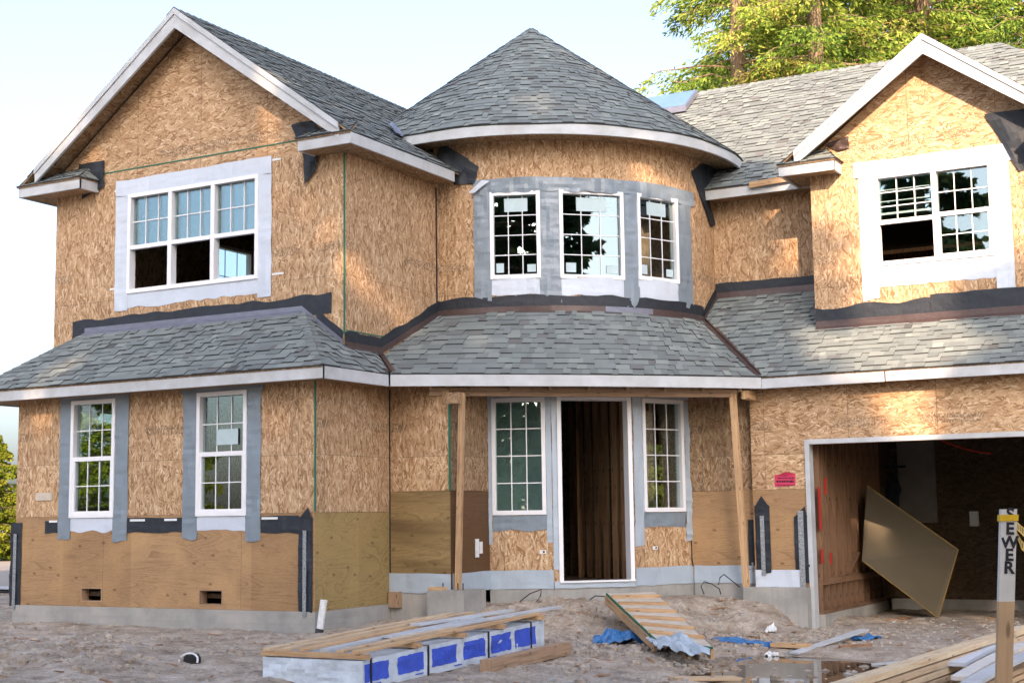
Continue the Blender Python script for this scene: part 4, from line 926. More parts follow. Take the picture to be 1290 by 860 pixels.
# skylight box on the main roof
def onroof(x, y, h):
    n = Vector((0, -k3, 1)); c = -k3*YM+ZE+h; d = ray(x, y); return CAM+d*((c-n.dot(CAM))/n.dot(d))
nr_ = Vector((0, -k3, 1)).normalized()
A0, A1 = onroof(864, 133, .16), onroof(890, 111, .16); A1.x = A0.x; 
xr, xl = A0.x, A0.x-1.35; yb, yt = A0.y, A1.y+.0
zr = lambda y, h: ZE+k3*(y-YM)+h
mb = MB(); V = Vector
mb.hexa([V((xl, yb, zr(yb, .06))), V((xr, yb, zr(yb, .06))), V((xr, yt, zr(yt, .06))), V((xl, yt, zr(yt, .06))), V((xl, yb, zr(yb, .16))), V((xr, yb, zr(yb, .16))), V((xr, yt, zr(yt, .16))), V((xl, yt, zr(yt, .16)))])
sk = P_('skylight', mb, 'flashing_grey', 'blue grey skylight near the ridge')
mb = MB(); e = .03
mb.hexa([V((xl+e, yb+e, zr(yb+e, .162))), V((xr-e, yb+e, zr(yb+e, .162))), V((xr-e, yt-e, zr(yt-e, .162))), V((xl+e, yt-e, zr(yt-e, .162))), V((xl+e, yb+e, zr(yb+e, .172))), V((xr-e, yb+e, zr(yb+e, .172))), V((xr-e, yt-e, zr(yt-e, .172))), V((xl+e, yt-e, zr(yt-e, .172)))])
P_('skylight_pane', mb, 'steel_glass_blue', parent=sk)
mb = MB(); mb.hexa([V((xl+.05, yb+.05, zr(yb+.05, -.02))), V((xr-.05, yb+.05, zr(yb+.05, -.02))), V((xr-.05, yt-.05, zr(yt-.05, -.02))), V((xl+.05, yt-.05, zr(yt-.05, -.02))), V((xl+.05, yb+.05, zr(yb+.05, .06))), V((xr-.05, yb+.05, zr(yb+.05, .06))), V((xr-.05, yt-.05, zr(yt-.05, .06))), V((xl+.05, yt-.05, zr(yt-.05, .06)))])
P_('skylight_kerb', mb, 'dark_metal', parent=sk)
sheet('valley_metal', [V((-.62, 2.62, 5.83)), V((-.30, 2.45, 5.58)), V((-.42, 2.78, 5.66)), V((-.78, 2.95, 5.98))], (.5, -.4, 1), 'flashing_grey', wr=.02, seed=4)

# ------------------------------------------------------------------ ground
CP = [(-5.3, -.2, -1.40), (-2.5, -.2, -1.41), (.2, -.3, -1.42), (.1, 1.0, -1.42), (.2, 1.4, -1.38), (.8, 1.45, -1.30), (1.2, 2.4, -1.19), (1.9, 2.9, -1.14), (2.9, 3.9, -1.15), (3.5, 4.6, -1.16), (3.95, 4.75, -1.25),
      (2.2, 2.3, -1.28), (3.1, 2.5, -1.42), (3.3, 3.3, -1.34), (3.8, 1.8, -1.58), (3.9, 3.9, -1.42), (2.9, 1.5, -1.50), (3.6, 2.0, -1.56), (4.4, 3.2, -1.60), (1.6, 1.2, -1.42), (2.0, .2, -1.50), (4.0, .5, -1.55), (5.2, 4.7, -1.63), (6.5, 5.5, -1.62), (8, 6, -1.62), (6, 8, -1.62), (8.5, 8.5, -1.62), (5.4, 9, -1.62),
      (5.5, .8, -1.70), (6.2, .7, -1.69), (6.2, -.6, -1.68), (7.2, 2.2, -1.60), (8.5, 3, -1.60), (5.0, 2.6, -1.62), (6.2, 2.6, -1.60), (3.0, -2, -1.52), (3.2, -4.2, -1.54), (2.0, -4, -1.50), (.5, -2, -1.45), (-2, -1.5, -1.43), (-5, -2, -1.42), (-1.5, -3.2, -1.36), (-3, -4.0, -1.30), (0, -5, -1.42),
      (1.0, -5.3, -1.45), (5.0, -3.0, -1.62), (5.5, -6, -1.60), (8, -2, -1.60), (8.5, -6, -1.62), (11, -14, -1.62), (5, -12, -1.6), (-8, -6, -1.4), (-9, 2, -1.40), (-8, 6, -1.36), (-14, 8, -1.28), (-20, 12, -1.2), (-30, 20, -1.2), (12, 2, -1.6), (20, 0, -1.6), (0, -20, -1.6), (-20, -20, -1.5), (30, -30, -1.6), (30, 30, -1.4), (0, 30, -1.2), (-.5, 6, -1.6), (3, 8, -1.6)]
RR0, RR1 = onZ(764, 747, -1.02), onZ(824, 745, -1.02); RE0, RE1 = onZ(826, 805, -1.40), onZ(898, 815, -1.40)
RO_ = (RR0+RR1)/2; RL_ = ((RE0+RE1)/2-RO_); RLn = RL_.to_2d().length; Ru = RL_.to_2d()/RLn; RW_ = (RR1-RR0).to_2d().length/2
def under_ramp(x, y, z):
    a = (x-RO_.x)*Ru.x+(y-RO_.y)*Ru.y; b = abs((x-RO_.x)*Ru.y-(y-RO_.y)*Ru.x); k = min(1, max(0, (RW_+.75-b)/.3))*min(1, max(0, (a+.1)/.3))*min(1, max(0, (RLn+.15-a)/.2))
    zr_ = RO_.z+RL_.z*a/RLn-.17
    return z+(min(z, zr_)-z)*k
def gz(x, y, det=True):
    s = 0; w = 0
    for a, b, c in CP:
        d2 = (x-a)**2+(y-b)**2; k = 1/(d2*d2+.02); s += k*c; w += k
    z = s/w
    if det:
        near = 1 if (-12 < x < 14 and -14 < y < 10) else .2
        puddle = math.exp(-(((x-5.9)/1.3)**2+((y-.7)/1.3)**2))
        z += near*(1-.75*puddle)*(.018*abs(noise.noise(Vector((x*2.3+1, y*5.5, 6))))+.020*abs(noise.noise(Vector((x*7, y*7, 12))))+.030*noise.noise(Vector((x*1.1, y*1.1, 0)))+.022*noise.noise(Vector((x*3.7, y*3.7, 4)))+.014*noise.noise(Vector((x*10, y*10, 8)))+.008*noise.noise(Vector((x*23, y*23, 1))))
        z += near*.05*max(0, noise.noise(Vector((x*.8+3, y*.8, 2))))*(1-puddle)
        z += .07*math.exp(-(((x+1.6)/1.6)**2+((y+3.8)/.7)**2))*(1+noise.noise(Vector((x*6, y*6, 5))))
    if 1 < x < 6 and -1 < y < 4.5: z = under_ramp(x, y, z)
    return z
def axis(a, b, st, far, gr=1.35):
    xs = [a+k*st for k in range(int((b-a)/st)+1)]; d = st; x = xs[0]; L = []
    while x > -far: d *= gr; x -= d; L.append(x)
    d = st; x = xs[-1]; Rr = []
    while x < far: d *= gr; x += d; Rr.append(x)
    return L[::-1]+xs+Rr
xs = axis(-7.5, 10.5, .062, 900); ys = axis(-9.5, 9.6, .062, 900)
vs = [(x, y, gz(x, y)) for y in ys for x in xs]; nx = len(xs)
fs_ = [(j*nx+i, j*nx+i+1, (j+1)*nx+i+1, (j+1)*nx+i) for j in range(len(ys)-1) for i in range(nx-1)]
me = bpy.data.meshes.new('ground'); me.from_pydata(vs, [], fs_); me.polygons.foreach_set('use_smooth', [True]*len(fs_)); me.materials.append(MATS['dirt'])
go = bpy.data.objects.new('ground', me); COL.objects.link(go); tag(go, 'bare churned brown dirt of the building site', kind='structure')
# puddle
mb = MB(); N = 40; ZP = -1.655
pc_ = Vector((5.85, .75, ZP)); 
pts = [Vector((pc_.x+(2.0+.35*noise.noise(Vector((math.cos(a)*2, math.sin(a)*2, 0))))*math.cos(a)*.72, pc_.y+(2.3)*math.sin(a)*.85, ZP)) for a in [2*math.pi*k/N for k in range(N)]]
for k in range(N): mb.face([pc_, pts[k], pts[(k+1) % N]])
o = mb.build('puddle', 'water', merge=True); tag(o, 'shallow muddy puddle in front of the garage', kind='structure')
# left background: driveway, lawn, pavement
def flatsheet(name, pts, mat, label, dz=.03, n=24):
    mb = MB(); p0, p1, p2, p3 = [Vector((x, y, 0)) for x, y in pts]
    def q(i, j): p = p0.lerp(p1, i/n).lerp(p3.lerp(p2, i/n), j/n); return Vector((p.x, p.y, gz(p.x, p.y, False)+dz))
    for i in range(n):
        for j in range(n): mb.face([q(i, j), q(i+1, j), q(i+1, j+1), q(i, j+1)], smooth=True)
    o = mb.build(name, mat); return tag(o, label, kind='structure')
flatsheet('neighbour_driveway', [(-60, 6), (-8.2, 5.5), (-8.2, 16), (-60, 24)], 'asphalt', 'sunlit pale driveway left of the house', .05)
flatsheet('kerb', [(-60, 5.4), (-8.0, 4.9), (-8.0, 5.45), (-60, 5.95)], 'kerb_stone', 'concrete edge of the driveway', .10)
flatsheet('lawn', [(-70, 24.4), (-10, 16.4), (-4, 40), (-70, 60)], 'lawn', 'strip of green grass beyond the driveway', .07)

# ------------------------------------------------------------------ gravel, chips
def scatter(name, n, mat, label, regions, smin, smax, flatn=.6, chips=False, seed=1):
    rr = random.Random(seed); mb = MB()
    for _ in range(n):
        x0, x1, y0, y1 = rr.choice(regions); x = rr.uniform(x0, x1); y = rr.uniform(y0, y1)
        if noise.noise(Vector((x*1.2, y*1.2, seed))) < rr.uniform(-.5, .35): continue
        s = smin+(smax-smin)*rr.random()**3; z = gz(x, y); c = Vector((x, y, z+s*.1))
        if chips:
            a = rr.uniform(0, math.pi); d = Vector((math.cos(a), math.sin(a), rr.uniform(-.2, .3)))*s*2; w = Vector((-math.sin(a), math.cos(a), 0))*s*.35; t = Vector((0, 0, s*.25))
            mb.hexa([c-d-w, c+d-w, c+d+w, c-d+w, c-d-w+t, c+d-w+t, c+d+w+t, c-d+w+t])
        else:
            k = 6; top = [c+Vector((math.cos(i*math.pi/3+x)*s*rr.uniform(.6, 1), math.sin(i*math.pi/3+x)*s*rr.uniform(.6, 1), s*rr.uniform(.15, .4))) for i in range(k)]
            bot = [Vector((p.x, p.y, z-s)) for p in top]; ap_ = c+Vector((0, 0, s*rr.uniform(.4, .7)))
            for i in range(k): j = (i+1) % k; mb.face([top[i], top[j], ap_]); mb.face([bot[i], bot[j], top[j], top[i]])
    o = mb.build(name, mat); return tag(o, label, kind='stuff')
reg = [(-6, 2.5, -5.5, -.05), (1, 6, -1.5, 3.5), (3.6, 6.2, 2, 4.8), (5, 8.8, 1.8, 7.5), (.5, 4, .5, 4), (4, 8, -4, 1)]
scatter('gravel', 9000, 'stone_light', 'scattered pale stones and lumps of concrete on the dirt', reg, .006, .04)
scatter('gravel', 1800, 'concrete', 'grey pebbles strewn over the muddy ground', reg, .008, .05, seed=2)
scatter('clods', 5200, 'dirt', 'loose clods of dug earth on the building site', [(-6, 3.2, -6.5, -1.0), (-6, 0, -6.5, -3), (1.4, 5.5, -.5, 4), (3.5, 8, -6, 1)], .012, .085, seed=5)
scatter('wood_chips', 1300, 'chip_wood', 'splinters and offcuts of wood trodden into the dirt', reg, .01, .05, chips=True, seed=3)

# ------------------------------------------------------------------ loose things
def onG(x, y, it=6):
    z = -1.5
    for _ in range(it): p = onZ(x, y, z); z = gz(p.x, p.y, False)
    return Vector((p.x, p.y, z))
# lumber bundle
bx0, bx1, by0, by1 = 2.27, 3.41, -3.85, -.30
B = thing('lumber_bundle', 'long bundle of lumber wrapped in white film printed with blue squares, lying before the house', 'lumber bundle')
zb_ = lambda y: -1.545+(y-by0)/(by1-by0)*.07; zt_ = lambda y: -1.285+(y-by0)/(by1-by0)*.125
n = 26; m = 8; mb = MB()
def bs(x, y, z, e): return e*(.010*noise.noise(Vector((x*4, y*4, z*9)))+.007*noise.noise(Vector((x*11, y*9, z*22))))
def side(i, j, off=0): y = by0+(by1-by0)*i/n; z = zb_(y)+(zt_(y)-zb_(y))*j/m; return Vector((bx1+off+bs(0, y, z, 1), y, z))
for i in range(n):
    for j in range(m): mb.face([side(i, j), side(i+1, j), side(i+1, j+1), side(i, j+1)], [(side(a, b).y, side(a, b).z) for a, b in ((i, j), (i+1, j), (i+1, j+1), (i, j+1))], smooth=True)
def end(i, j): x = bx0+(bx1-bx0)*i/16; z = zb_(by0)+(zt_(by0)-zb_(by0))*j/m; return Vector((x+(bs(0, by0, z, 1) if i == 16 else 0), by0-bs(x, 7, z, 1.6) if i < 16 else by0, z))
for i in range(16):
    for j in range(m): mb.face([end(i, j), end(i+1, j), end(i+1, j+1), end(i, j+1)], [(end(a, b).x, end(a, b).z) for a, b in ((i, j), (i+1, j), (i+1, j+1), (i, j+1))], smooth=True)
tp_ = lambda x, y: Vector((x, y, zt_(y)+(bs(x, y, 2, 1) if bx0 < x < bx1 and by0 < y < by1 else 0)))
for i in range(16):
    for j in range(n):
        x0, x1 = bx0+(bx1-bx0)*i/16, bx0+(bx1-bx0)*(i+1)/16; y0, y1 = by0+(by1-by0)*j/n, by0+(by1-by0)*(j+1)/n
        P4 = [tp_(x0, y0), tp_(x1, y0), tp_(x1, y1), tp_(x0, y1)]; mb.face(P4, [(p.x, p.y) for p in P4], smooth=True)
V = Vector
mb.face([V((bx1, by1, zb_(by1))), V((bx0, by1, zb_(by1))), V((bx0, by1, zt_(by1))), V((bx1, by1, zt_(by1)))]); mb.face([V((bx0, by1, zb_(by1))), V((bx0, by0, zb_(by0))), V((bx0, by0, zt_(by0))), V((bx0, by1, zt_(by1)))])
mb.face([V((bx0, by0, zb_(by0))), V((bx0, by1, zb_(by1))), V((bx1, by1, zb_(by1))), V((bx1, by0, zb_(by0)))])
mb.build('wrap', 'bundle_wrap', B)
def printed(y0, y1, t0, t1):
    mb = MB(); k = max(2, int((y1-y0)/.05))
    for i in range(k):
        for j in range(4):
            def s_(a, b):
                y = y0+(y1-y0)*a/k; jag = .012*noise.noise(V((y*20, b, 3))); z = zb_(y)+(zt_(y)-zb_(y))*(t0+(t1-t0)*b/4)+(jag if b in (0, 4) else 0)
                yy = y+.012*noise.noise(V((z*30, a, 1))) if a in (0, k) else y
                return V((bx1+.0035+bs(0, yy, z, 1), yy, z))
            Q = [s_(i, j), s_(i+1, j), s_(i+1, j+1), s_(i, j+1)]; mb.face(Q, [(p.y, p.z) for p in Q], smooth=True)
    mb.build('printed_square', 'print_blue', B)
for a, b in ((-3.82, -3.42), (-3.27, -2.82), (-2.66, -2.20), (-2.06, -1.62), (-1.50, -1.07), (-.98, -.50)): printed(a, b, .24, .86)
for k in range(14):
    y = -3.7+k*.24; mb = MB(); mb.face([V((bx1+.006+bs(0, yy, -1.48, 1), yy, zb_(yy)+dz)) for yy, dz in ((y, .03), (y+.15, .03), (y+.15, .042), (y, .042))]); 
    if k % 3 == 0: mb.build('printed_line', 'print_blue', B)
for y in (-3.72, -2.74, -1.56, -.62):
    mb = MB(); mb.box(bx1+.004, bx1+.014, y-.011, y+.011, zb_(y)-.005, zt_(y)+.008); mb.box(bx0, bx1+.014, y-.011, y+.011, zt_(y)+.0085, zt_(y)+.013); mb.build('strap', 'dark_metal', B)
# stickers (cross battens) on the bundle
def tboard(name, a, b, w, h, mat, label, cat='board', group=None, upv=(0, 0, 1), bend=0, twist=0):
    a, b = V(a), V(b); mb = MB(); n_ = 6; d = (b-a).normalized(); sd = d.cross(V(upv)).normalized(); uv_ = sd.cross(d)
    pts = []
    for i in range(n_+1):
        t = i/n_; p = a.lerp(b, t)+uv_*bend*4*t*(1-t)+sd*bend*.4*math.sin(t*3); pts.append(p)
    L = 0; o = mb.o
    R_ = [[p-sd*w/2-uv_*h/2, p+sd*w/2-uv_*h/2, p+sd*w/2+uv_*h/2, p-sd*w/2+uv_*h/2] for p in pts]; wd = [w, h, w, h]
    for i in range(n_):
        l2 = L+(pts[i+1]-pts[i]).length
        for k in range(4):
            k2 = (k+1) % 4; mb.face([R_[i][k], R_[i][k2], R_[i+1][k2], R_[i+1][k]], [(o[0], o[1]+L), (o[0]+wd[k], o[1]+L), (o[0]+wd[k], o[1]+l2), (o[0], o[1]+l2)])
        L = l2
    mb.face(R_[0][::-1]); mb.face(R_[-1]); ob = mb.build(name, mat, merge=True); return tag(ob, label, cat, group)
sy = [-3.82, -2.95, -2.10, -1.28, -.40]; pos = ['nearest the camera, across the front end', 'second from the front end', 'in the middle', 'second from the far end', 'at the far end']
for y, s in zip(sy, pos): tboard('batten', (bx0-.02, y, zt_(y)+.035), (bx1+.05, y, zt_(y)+.035), .07, .045, 'lumber', 'crosswise batten on the wrapped bundle, '+s, 'batten', 'battens across the lumber bundle')
zB = lambda y, k=0: zt_(y)+.072+k
spec = [(2.32, -3.86, -.55, 'lumber_pale', 0), (2.50, -3.84, -.38, 'lumber_pale', .0), (2.70, -3.80, -.20, 'lumber', .0), (3.14, -3.82, -.35, 'lumber_pale', 0), (3.34, -3.85, -.32, 'lumber', 0), (2.92, -3.78, -.9, 'primed_board', 0)]
nm = ['leftmost', 'second from the left', 'third from the left', 'second from the right', 'rightmost', 'white painted one in the middle']
for (x, y0, y1, mt, d), s in zip(spec, nm): tboard('long_board', (x, y0, zB(y0)), (x+.02, y1, zB(y1)), .085, .024, mt, 'long thin board on the battens of the wrapped bundle, '+s, 'board', 'long boards on the lumber bundle', bend=.006)
tboard('trim_board', (3.05, -2.9, zB(-2.9)+.026), (3.30, .25, zB(.25)+.016), .13, .02, 'primed_board', 'long white trim board lying slantwise on top of the wrapped bundle, overhanging its far end', 'board')
tboard('trim_board', (2.72, -1.9, zB(-1.9)+.026), (2.98, -.3, zB(-.3)+.026), .14, .02, 'primed_board', 'short white trim board on top of the wrapped bundle', 'board')
# heavy timber
a = onG(612, 856); b = onG(713, 826); tboard('timber', (a.x, a.y, a.z+.07), (b.x, b.y, b.z+.09), .13, .13, 'lumber_weathered', 'square grey brown timber lying on the dirt right of the wrapped bundle', 'timber')
a = onG(536, 843); b = onG(602, 852)
# ramp
RP = thing('site_ramp', 'plywood ramp with nailed cleats and a green edge leaning against the house foundation', 'ramp')
r0, r1 = V((2.10, 3.05, -1.03)), V((2.78, 3.45, -1.03)); e0, e1 = onZ(824, 804, -1.47), onZ(896, 817, -1.47)
r0, r1 = onZ(764, 747, -1.02), onZ(824, 745, -1.02); e0, e1 = onZ(826, 805, -1.40), onZ(898, 815, -1.40)
mb = MB(); nrp = (r1-r0).cross(e0-r0).normalized(); nrp = nrp if nrp.z > 0 else -nrp; dr_ = ray(898, 815); e1 = CAM+dr_*((nrp.dot(r0)-nrp.dot(CAM))/nrp.dot(dr_)); mb.slab([r0, r1, e1, e0], nrp, .022); mb.build('deck', 'ramp_deck', RP)
mb = MB(); mb.bar(r0+nrp*-.08, e0+nrp*-.08, .04, .11, nrp); mb.build('side_rail', 'lumber', RP); mb = MB(); mb.bar(r1+nrp*-.08, e1+nrp*-.08, .04, .11, nrp); mb.build('side_rail', 'lumber', RP)
mb = MB(); mb.bar(r0+nrp*-.005, e0+nrp*-.005, .014, .022, nrp); mb.bar(e0+nrp*-.005, e1+nrp*-.005, .014, .022, nrp); mb.build('green_edge', 'panel_green', RP)
for k in range(6):
    t = .12+k*.15; mb = MB(); mb.bar(r0.lerp(e0, t)+nrp*.02, r1.lerp(e1, t)+nrp*.02, .05, .034, nrp); mb.build('cleat', 'lumber', RP)
# scrap of house wrap over the ramp foot
def crumple(name, pts, mat, label, cat, h=.06, seed=0, n=18, th=.004, group=None):
    p0, p1, p2, p3 = [V(p) for p in pts]; mb = MB()
    def q(i, j):
        u, v = i/n, j/n; p = p0.lerp(p1, u).lerp(p3.lerp(p2, u), v); e = 1+.25*noise.noise(V((u*3, v*3, seed)))
        c = (p0+p1+p2+p3)/4; p = c+(p-c)*e; f_ = math.sin(math.pi*u)**.5*math.sin(math.pi*v)**.5 if 0 < u < 1 and 0 < v < 1 else 0
        hh = h*(.35+.5*f_+noise.noise(V((u*4, v*4, seed+5)))*.9+.4*noise.noise(V((u*11, v*11, seed)))); gzz = gz(p.x, p.y)
        return V((p.x, p.y, max(p.z, gzz)+max(.004, hh)))
    G = [[q(i, j) for j in range(n+1)] for i in range(n+1)]
    for i in range(n):
        for j in range(n): mb.face([G[i][j], G[i+1][j], G[i+1][j+1], G[i][j+1]], [(a/n, b/n) for a, b in ((i, j), (i+1, j), (i+1, j+1), (i, j+1))])
    o = mb.build(name, mat, merge=True); md = o.modifiers.new('th', 'SOLIDIFY'); md.thickness = th; return tag(o, label, cat, group)
crumple('house_wrap_scrap', [onZ(815, 806, -1.42), onZ(870, 808, -1.42), onZ(896, 828, -1.52), onZ(832, 822, -1.5)], 'grey_wrap_light', 'torn grey sheet of house wrap curling over the foot of the ramp', 'sheet', .10, 3)
def blob(px, label, w=.25, l=.5, h=.07, seed=1, name='plastic_sheet', mat='blue_plastic', cat='plastic sheet', ang=.3):
    c = onG(*px); d = V((math.cos(ang), math.sin(ang), 0))*l/2; s = V((-math.sin(ang), math.cos(ang), 0))*w/2
    return crumple(name, [c-d-s, c+d-s, c+d+s, c-d+s], mat, label, cat, h, seed)
blob((783, 812), 'crumpled bright blue plastic sheet left of the ramp foot', .35, .62, .12, 2, ang=.6)
blob((938, 813), 'flat ribbon of blue plastic on the dirt right of the ramp', .14, .75, .05, 3, ang=.45)
blob((985, 822), 'ragged blue plastic scrap beside the short plank', .16, .45, .05, 4, ang=-.2)
blob((1091, 807), 'small blue plastic scrap behind the white board near the garage', .12, .35, .05, 5, ang=.6)
blob((716, 753), 'blue plastic strip lying under the front door', .12, .5, .05, 6, ang=.5)
blob((971, 786), 'white lump of crumpled plastic against the garage pier', .12, .14, .08, 7, 'plastic_scrap', 'paper_white', 'plastic scrap')
blob((972, 829), 'white plastic scrap at the edge of the puddle', .08, .16, .05, 8, 'plastic_scrap', 'paper_white', 'plastic scrap')
# loose boards near the garage
def gb(px0, px1, w, h, mat, label, lift0=.02, lift1=.02, name='loose_board'):
    a, b = onG(*px0), onG(*px1); a.z += lift0+h/2; b.z += lift1+h/2; return tboard(name, a, b, w, h, mat, label)
gb((1000, 829), (1090, 806), .12, .022, 'primed_board', 'white board with a cut end lying over the puddle toward the garage', .02, .12)
gb((974, 816), (1020, 826), .16, .05, 'lumber', 'short brown plank beside the blue plastic at the puddle')
gb((848, 859), (930, 858), .22, .03, 'lumber_pale', 'pale flat board at the lower edge of the site below the ramp')
gb((1098, 840), (1150, 836), .09, .02, 'primed_board', 'white strip of wood on the gravel right of the puddle')
gb((1120, 783), (1148, 780), .05, .02, 'chip_wood', 'small brown stick on the garage floor')
gb((1098, 815), (1058, 822), .04, .03, 'chip_wood', 'splintered brown stick beside the white board')
gb((672, 752), (640, 757), .03, .02, 'lumber', 'thin wood strip on the mound left of the doorway')
# rebar hooks
def rebar(pts, label): o = MB().tube(pts, .008, 6).build('rebar_rod', 'dark_metal', merge=True); tag(o, label, 'rebar')
c0 = onG(897, 753)
def px3(l, y): return [onY(a, b, y) for a, b in l]
rebar(px3([(887, 748), (883, 738), (887, 732), (897, 735), (906, 741), (908, 748)], 4.5), 'low bent steel rod poking from the mound left of the leaning post')
rebar(px3([(905, 736), (907, 727), (912, 723), (922, 731), (932, 739)], 4.5), 'taller bent steel rod poking from the mound at the leaning post')
rebar(px3([(655, 757), (668, 747), (682, 742), (681, 750), (676, 757)], 2.6), 'black bent rod on the mound below the window left of the door')
rebar(px3([(743, 755), (750, 750), (765, 751)], 2.9), 'short black rod at the head of the ramp')
# corrugated downspout
a = onZ(407, 754, -1.1); a = onY(408, 755, -.12); b = onY(403, 792, -.15)
DS = thing('drain_pipe', 'white corrugated plastic pipe leaning at the corner of the left bay', 'pipe')
pts = []; rr_ = []
for k in range(33):
    t = k/32; pts.append(a.lerp(b, t)+V((.0, 0, 0))); rr_.append(.045+(.004 if k % 2 else -.002))
MB().tube(pts, rr_, 10).build('pipe_body', 'pvc', DS); MB().tube([b, b+V((-.01, -.02, -.08))], .052, 10).build('pipe_boot', 'dark_metal', DS)
# ring-shaped debris
c = onG(238, 836); RG = thing('pipe_offcut', 'white plastic pipe offcut with a black inside half buried in the dirt', 'pipe offcut')
MB().tube([c+V((.11*math.cos(t*math.pi), .0+.03*math.sin(t*5), .02+.09*math.sin(t*math.pi))) for t in [k/10 for k in range(11)]], .011, 7).build('rim', 'pvc', RG); MB().tube([c+V((-.02, .0, .03)), c+V((.0, .12, .04))], .07, 9).build('inside', 'dark_metal', RG)
# pink notice
NO = thing('notice', 'torn pink paper notice stapled to the wall left of the garage opening', 'notice')
p = [onY(x, y, Y7-.012) for x, y in ((976, 613), (1002, 611), (1002, 596), (976, 598))]
mb = MB(); mb.slab(p, (0, -1, 0), .003); mb.build('paper', 'pink_paper', NO)
mb = MB(); q0 = onY(978, 599, Y7-.02); q1_ = onY(990, 594, Y7-.05); q2_ = onY(1001, 596, Y7-.02); q3_ = onY(990, 600, Y7-.02); mb.slab([q0, q1_, q2_, q3_], (0, -1, 0), .002); mb.build('curled_corner', 'pink_paper', NO)
for yy, w0, w1, h in ((602, 980, 998, 1.4), (606, 978, 1000, 2.4), (610.5, 979, 999, .8)):
    x = w0; k = 0
    mb = MB()
    while x < w1: L = 1.3 if k % 4 else 2.4; mb.slab([onY(xx, yy_, Y7-.0165) for xx, yy_ in ((x, yy+h/2), (x+L, yy+h/2), (x+L, yy-h/2), (x, yy-h/2))], (0, -1, 0), .001); x += L+.6; k += 1
    mb.build('print', 'black_ink', NO)
# leaning sheet in the garage
C_ = onZ(1182, 778, -1.62); Bq = onY(1207, 692, C_.y+.35); D_ = onX(1086, 706, 5.12); A_ = D_+(Bq-C_)
nn = (Bq-C_).cross(D_-C_).normalized(); nn = nn if nn.y < 0 else -nn
A_ = onX(1092, 611, 5.1); 
mb = MB(); mb.slab([C_, Bq, A_, D_], nn, .012); PS = thing('leaning_panel', 'large tan sheet standing on one corner against the garage studs', 'panel'); mb.build('sheet', 'sheet_brown', PS, merge=False)
mb = MB(); mb.bar(C_+nn*.002, Bq+nn*.002, .012, .014, nn); mb.bar(Bq+nn*.002, A_+nn*.002, .012, .014, nn); mb.bar(D_+nn*.002, C_+nn*.002, .012, .014, nn); mb.build('raw_edge', 'sheet_edge', PS)
# dark clutter hanging at the back of the garage
mb = MB()
for k in range(9):
    q = onY(1113+rnd.random()*16, 592+rnd.random()*50, YBK-.35); mb.tube([q, q+V((rnd.uniform(-.08, .08), 0, -.3)), q+V((rnd.uniform(-.1, .1), 0, -.75))], [.05, .08, .03], 7)
q = onY(1122, 588, YBK-.35); mb.box(q.x-.2, q.x+.25, q.y-.03, q.y+.03, q.z-.02, q.z+.02)
o = mb.build('hanging_cords', 'dark_fabric'); tag(o, 'dark tangle of cords and bags hanging on the back wall of the garage', 'cords')
# sewer stake
q = CAM+ray(1270, 641)*5.4; q2 = CAM+ray(1264, 860)*5.4
base = V((q.x+(q2.x-q.x)*2.5, q.y+(q2.y-q.y)*2.5, -1.66)); d = (q-base)
ST = thing('survey_stake', 'wooden stake with white painted top lettered SEWER standing in front of the garage', 'stake')
sr = r2.copy(); sr.z = 0; sr.normalize(); fn_ = V((fw.x, fw.y, 0)).normalized()
def sb(z0, z1, w, dd_, mat, name, off=0):
    t0 = (z0-base.z)/d.z; t1 = (z1-base.z)/d.z; a = base+d*t0; b = base+d*t1; mb = MB()
    mb.hexa([a-sr*w/2-fn_*dd_, a+sr*w/2-fn_*dd_, a+sr*w/2+fn_*dd_, a-sr*w/2+fn_*dd_, b-sr*w/2-fn_*dd_, b+sr*w/2-fn_*dd_, b+sr*w/2+fn_*dd_, b-sr*w/2+fn_*dd_]); return mb.build(name, mat, ST)
ztop = q.z; zj = (CAM+ray(1264, 757)*5.4).z
sb(base.z-.2, zj, .059, .012, 'lumber', 'stake_body'); sb(zj, ztop, .0592, .0122, 'primed_board_dirty', 'painted_top'); zt1 = (CAM+ray(1270, 648)*5.4).z; zt2 = (CAM+ray(1270, 656)*5.4).z; sb(zt2, zt1, .069, .016, 'yellow_tape', 'tape_band')
def text(s, size, mat, name, label=None):
    cu = bpy.data.curves.new(name, 'FONT'); cu.body = s; cu.size = size; cu.extrude = .0008; cu.align_x = 'CENTER'; cu.align_y = 'CENTER'; cu.materials.append(MATS[mat]); cu.offset = .0022
    tmp = bpy.data.objects.new(name, cu); COL.objects.link(tmp); me_ = bpy.data.meshes.new_from_object(tmp); bpy.data.objects.remove(tmp)
    me_.materials.clear(); me_.materials.append(MATS[mat]); o = bpy.data.objects.new(name, me_); COL.objects.link(o); o.parent = ST; return o
Mr = Matrix((sr, d.normalized(), -fn_)).transposed().to_4x4()
for ch, py in zip('SEWER', (648, 666, 683, 699, 715)):
    zc = (CAM+ray(1270, py)*5.4).z; t = (zc-base.z)/d.z; o = text(ch, .062, 'black_ink', 'letter'); m_ = Mr.copy(); m_.translation = base+d*t-fn_*.0137+sr*.004; o.matrix_world = m_
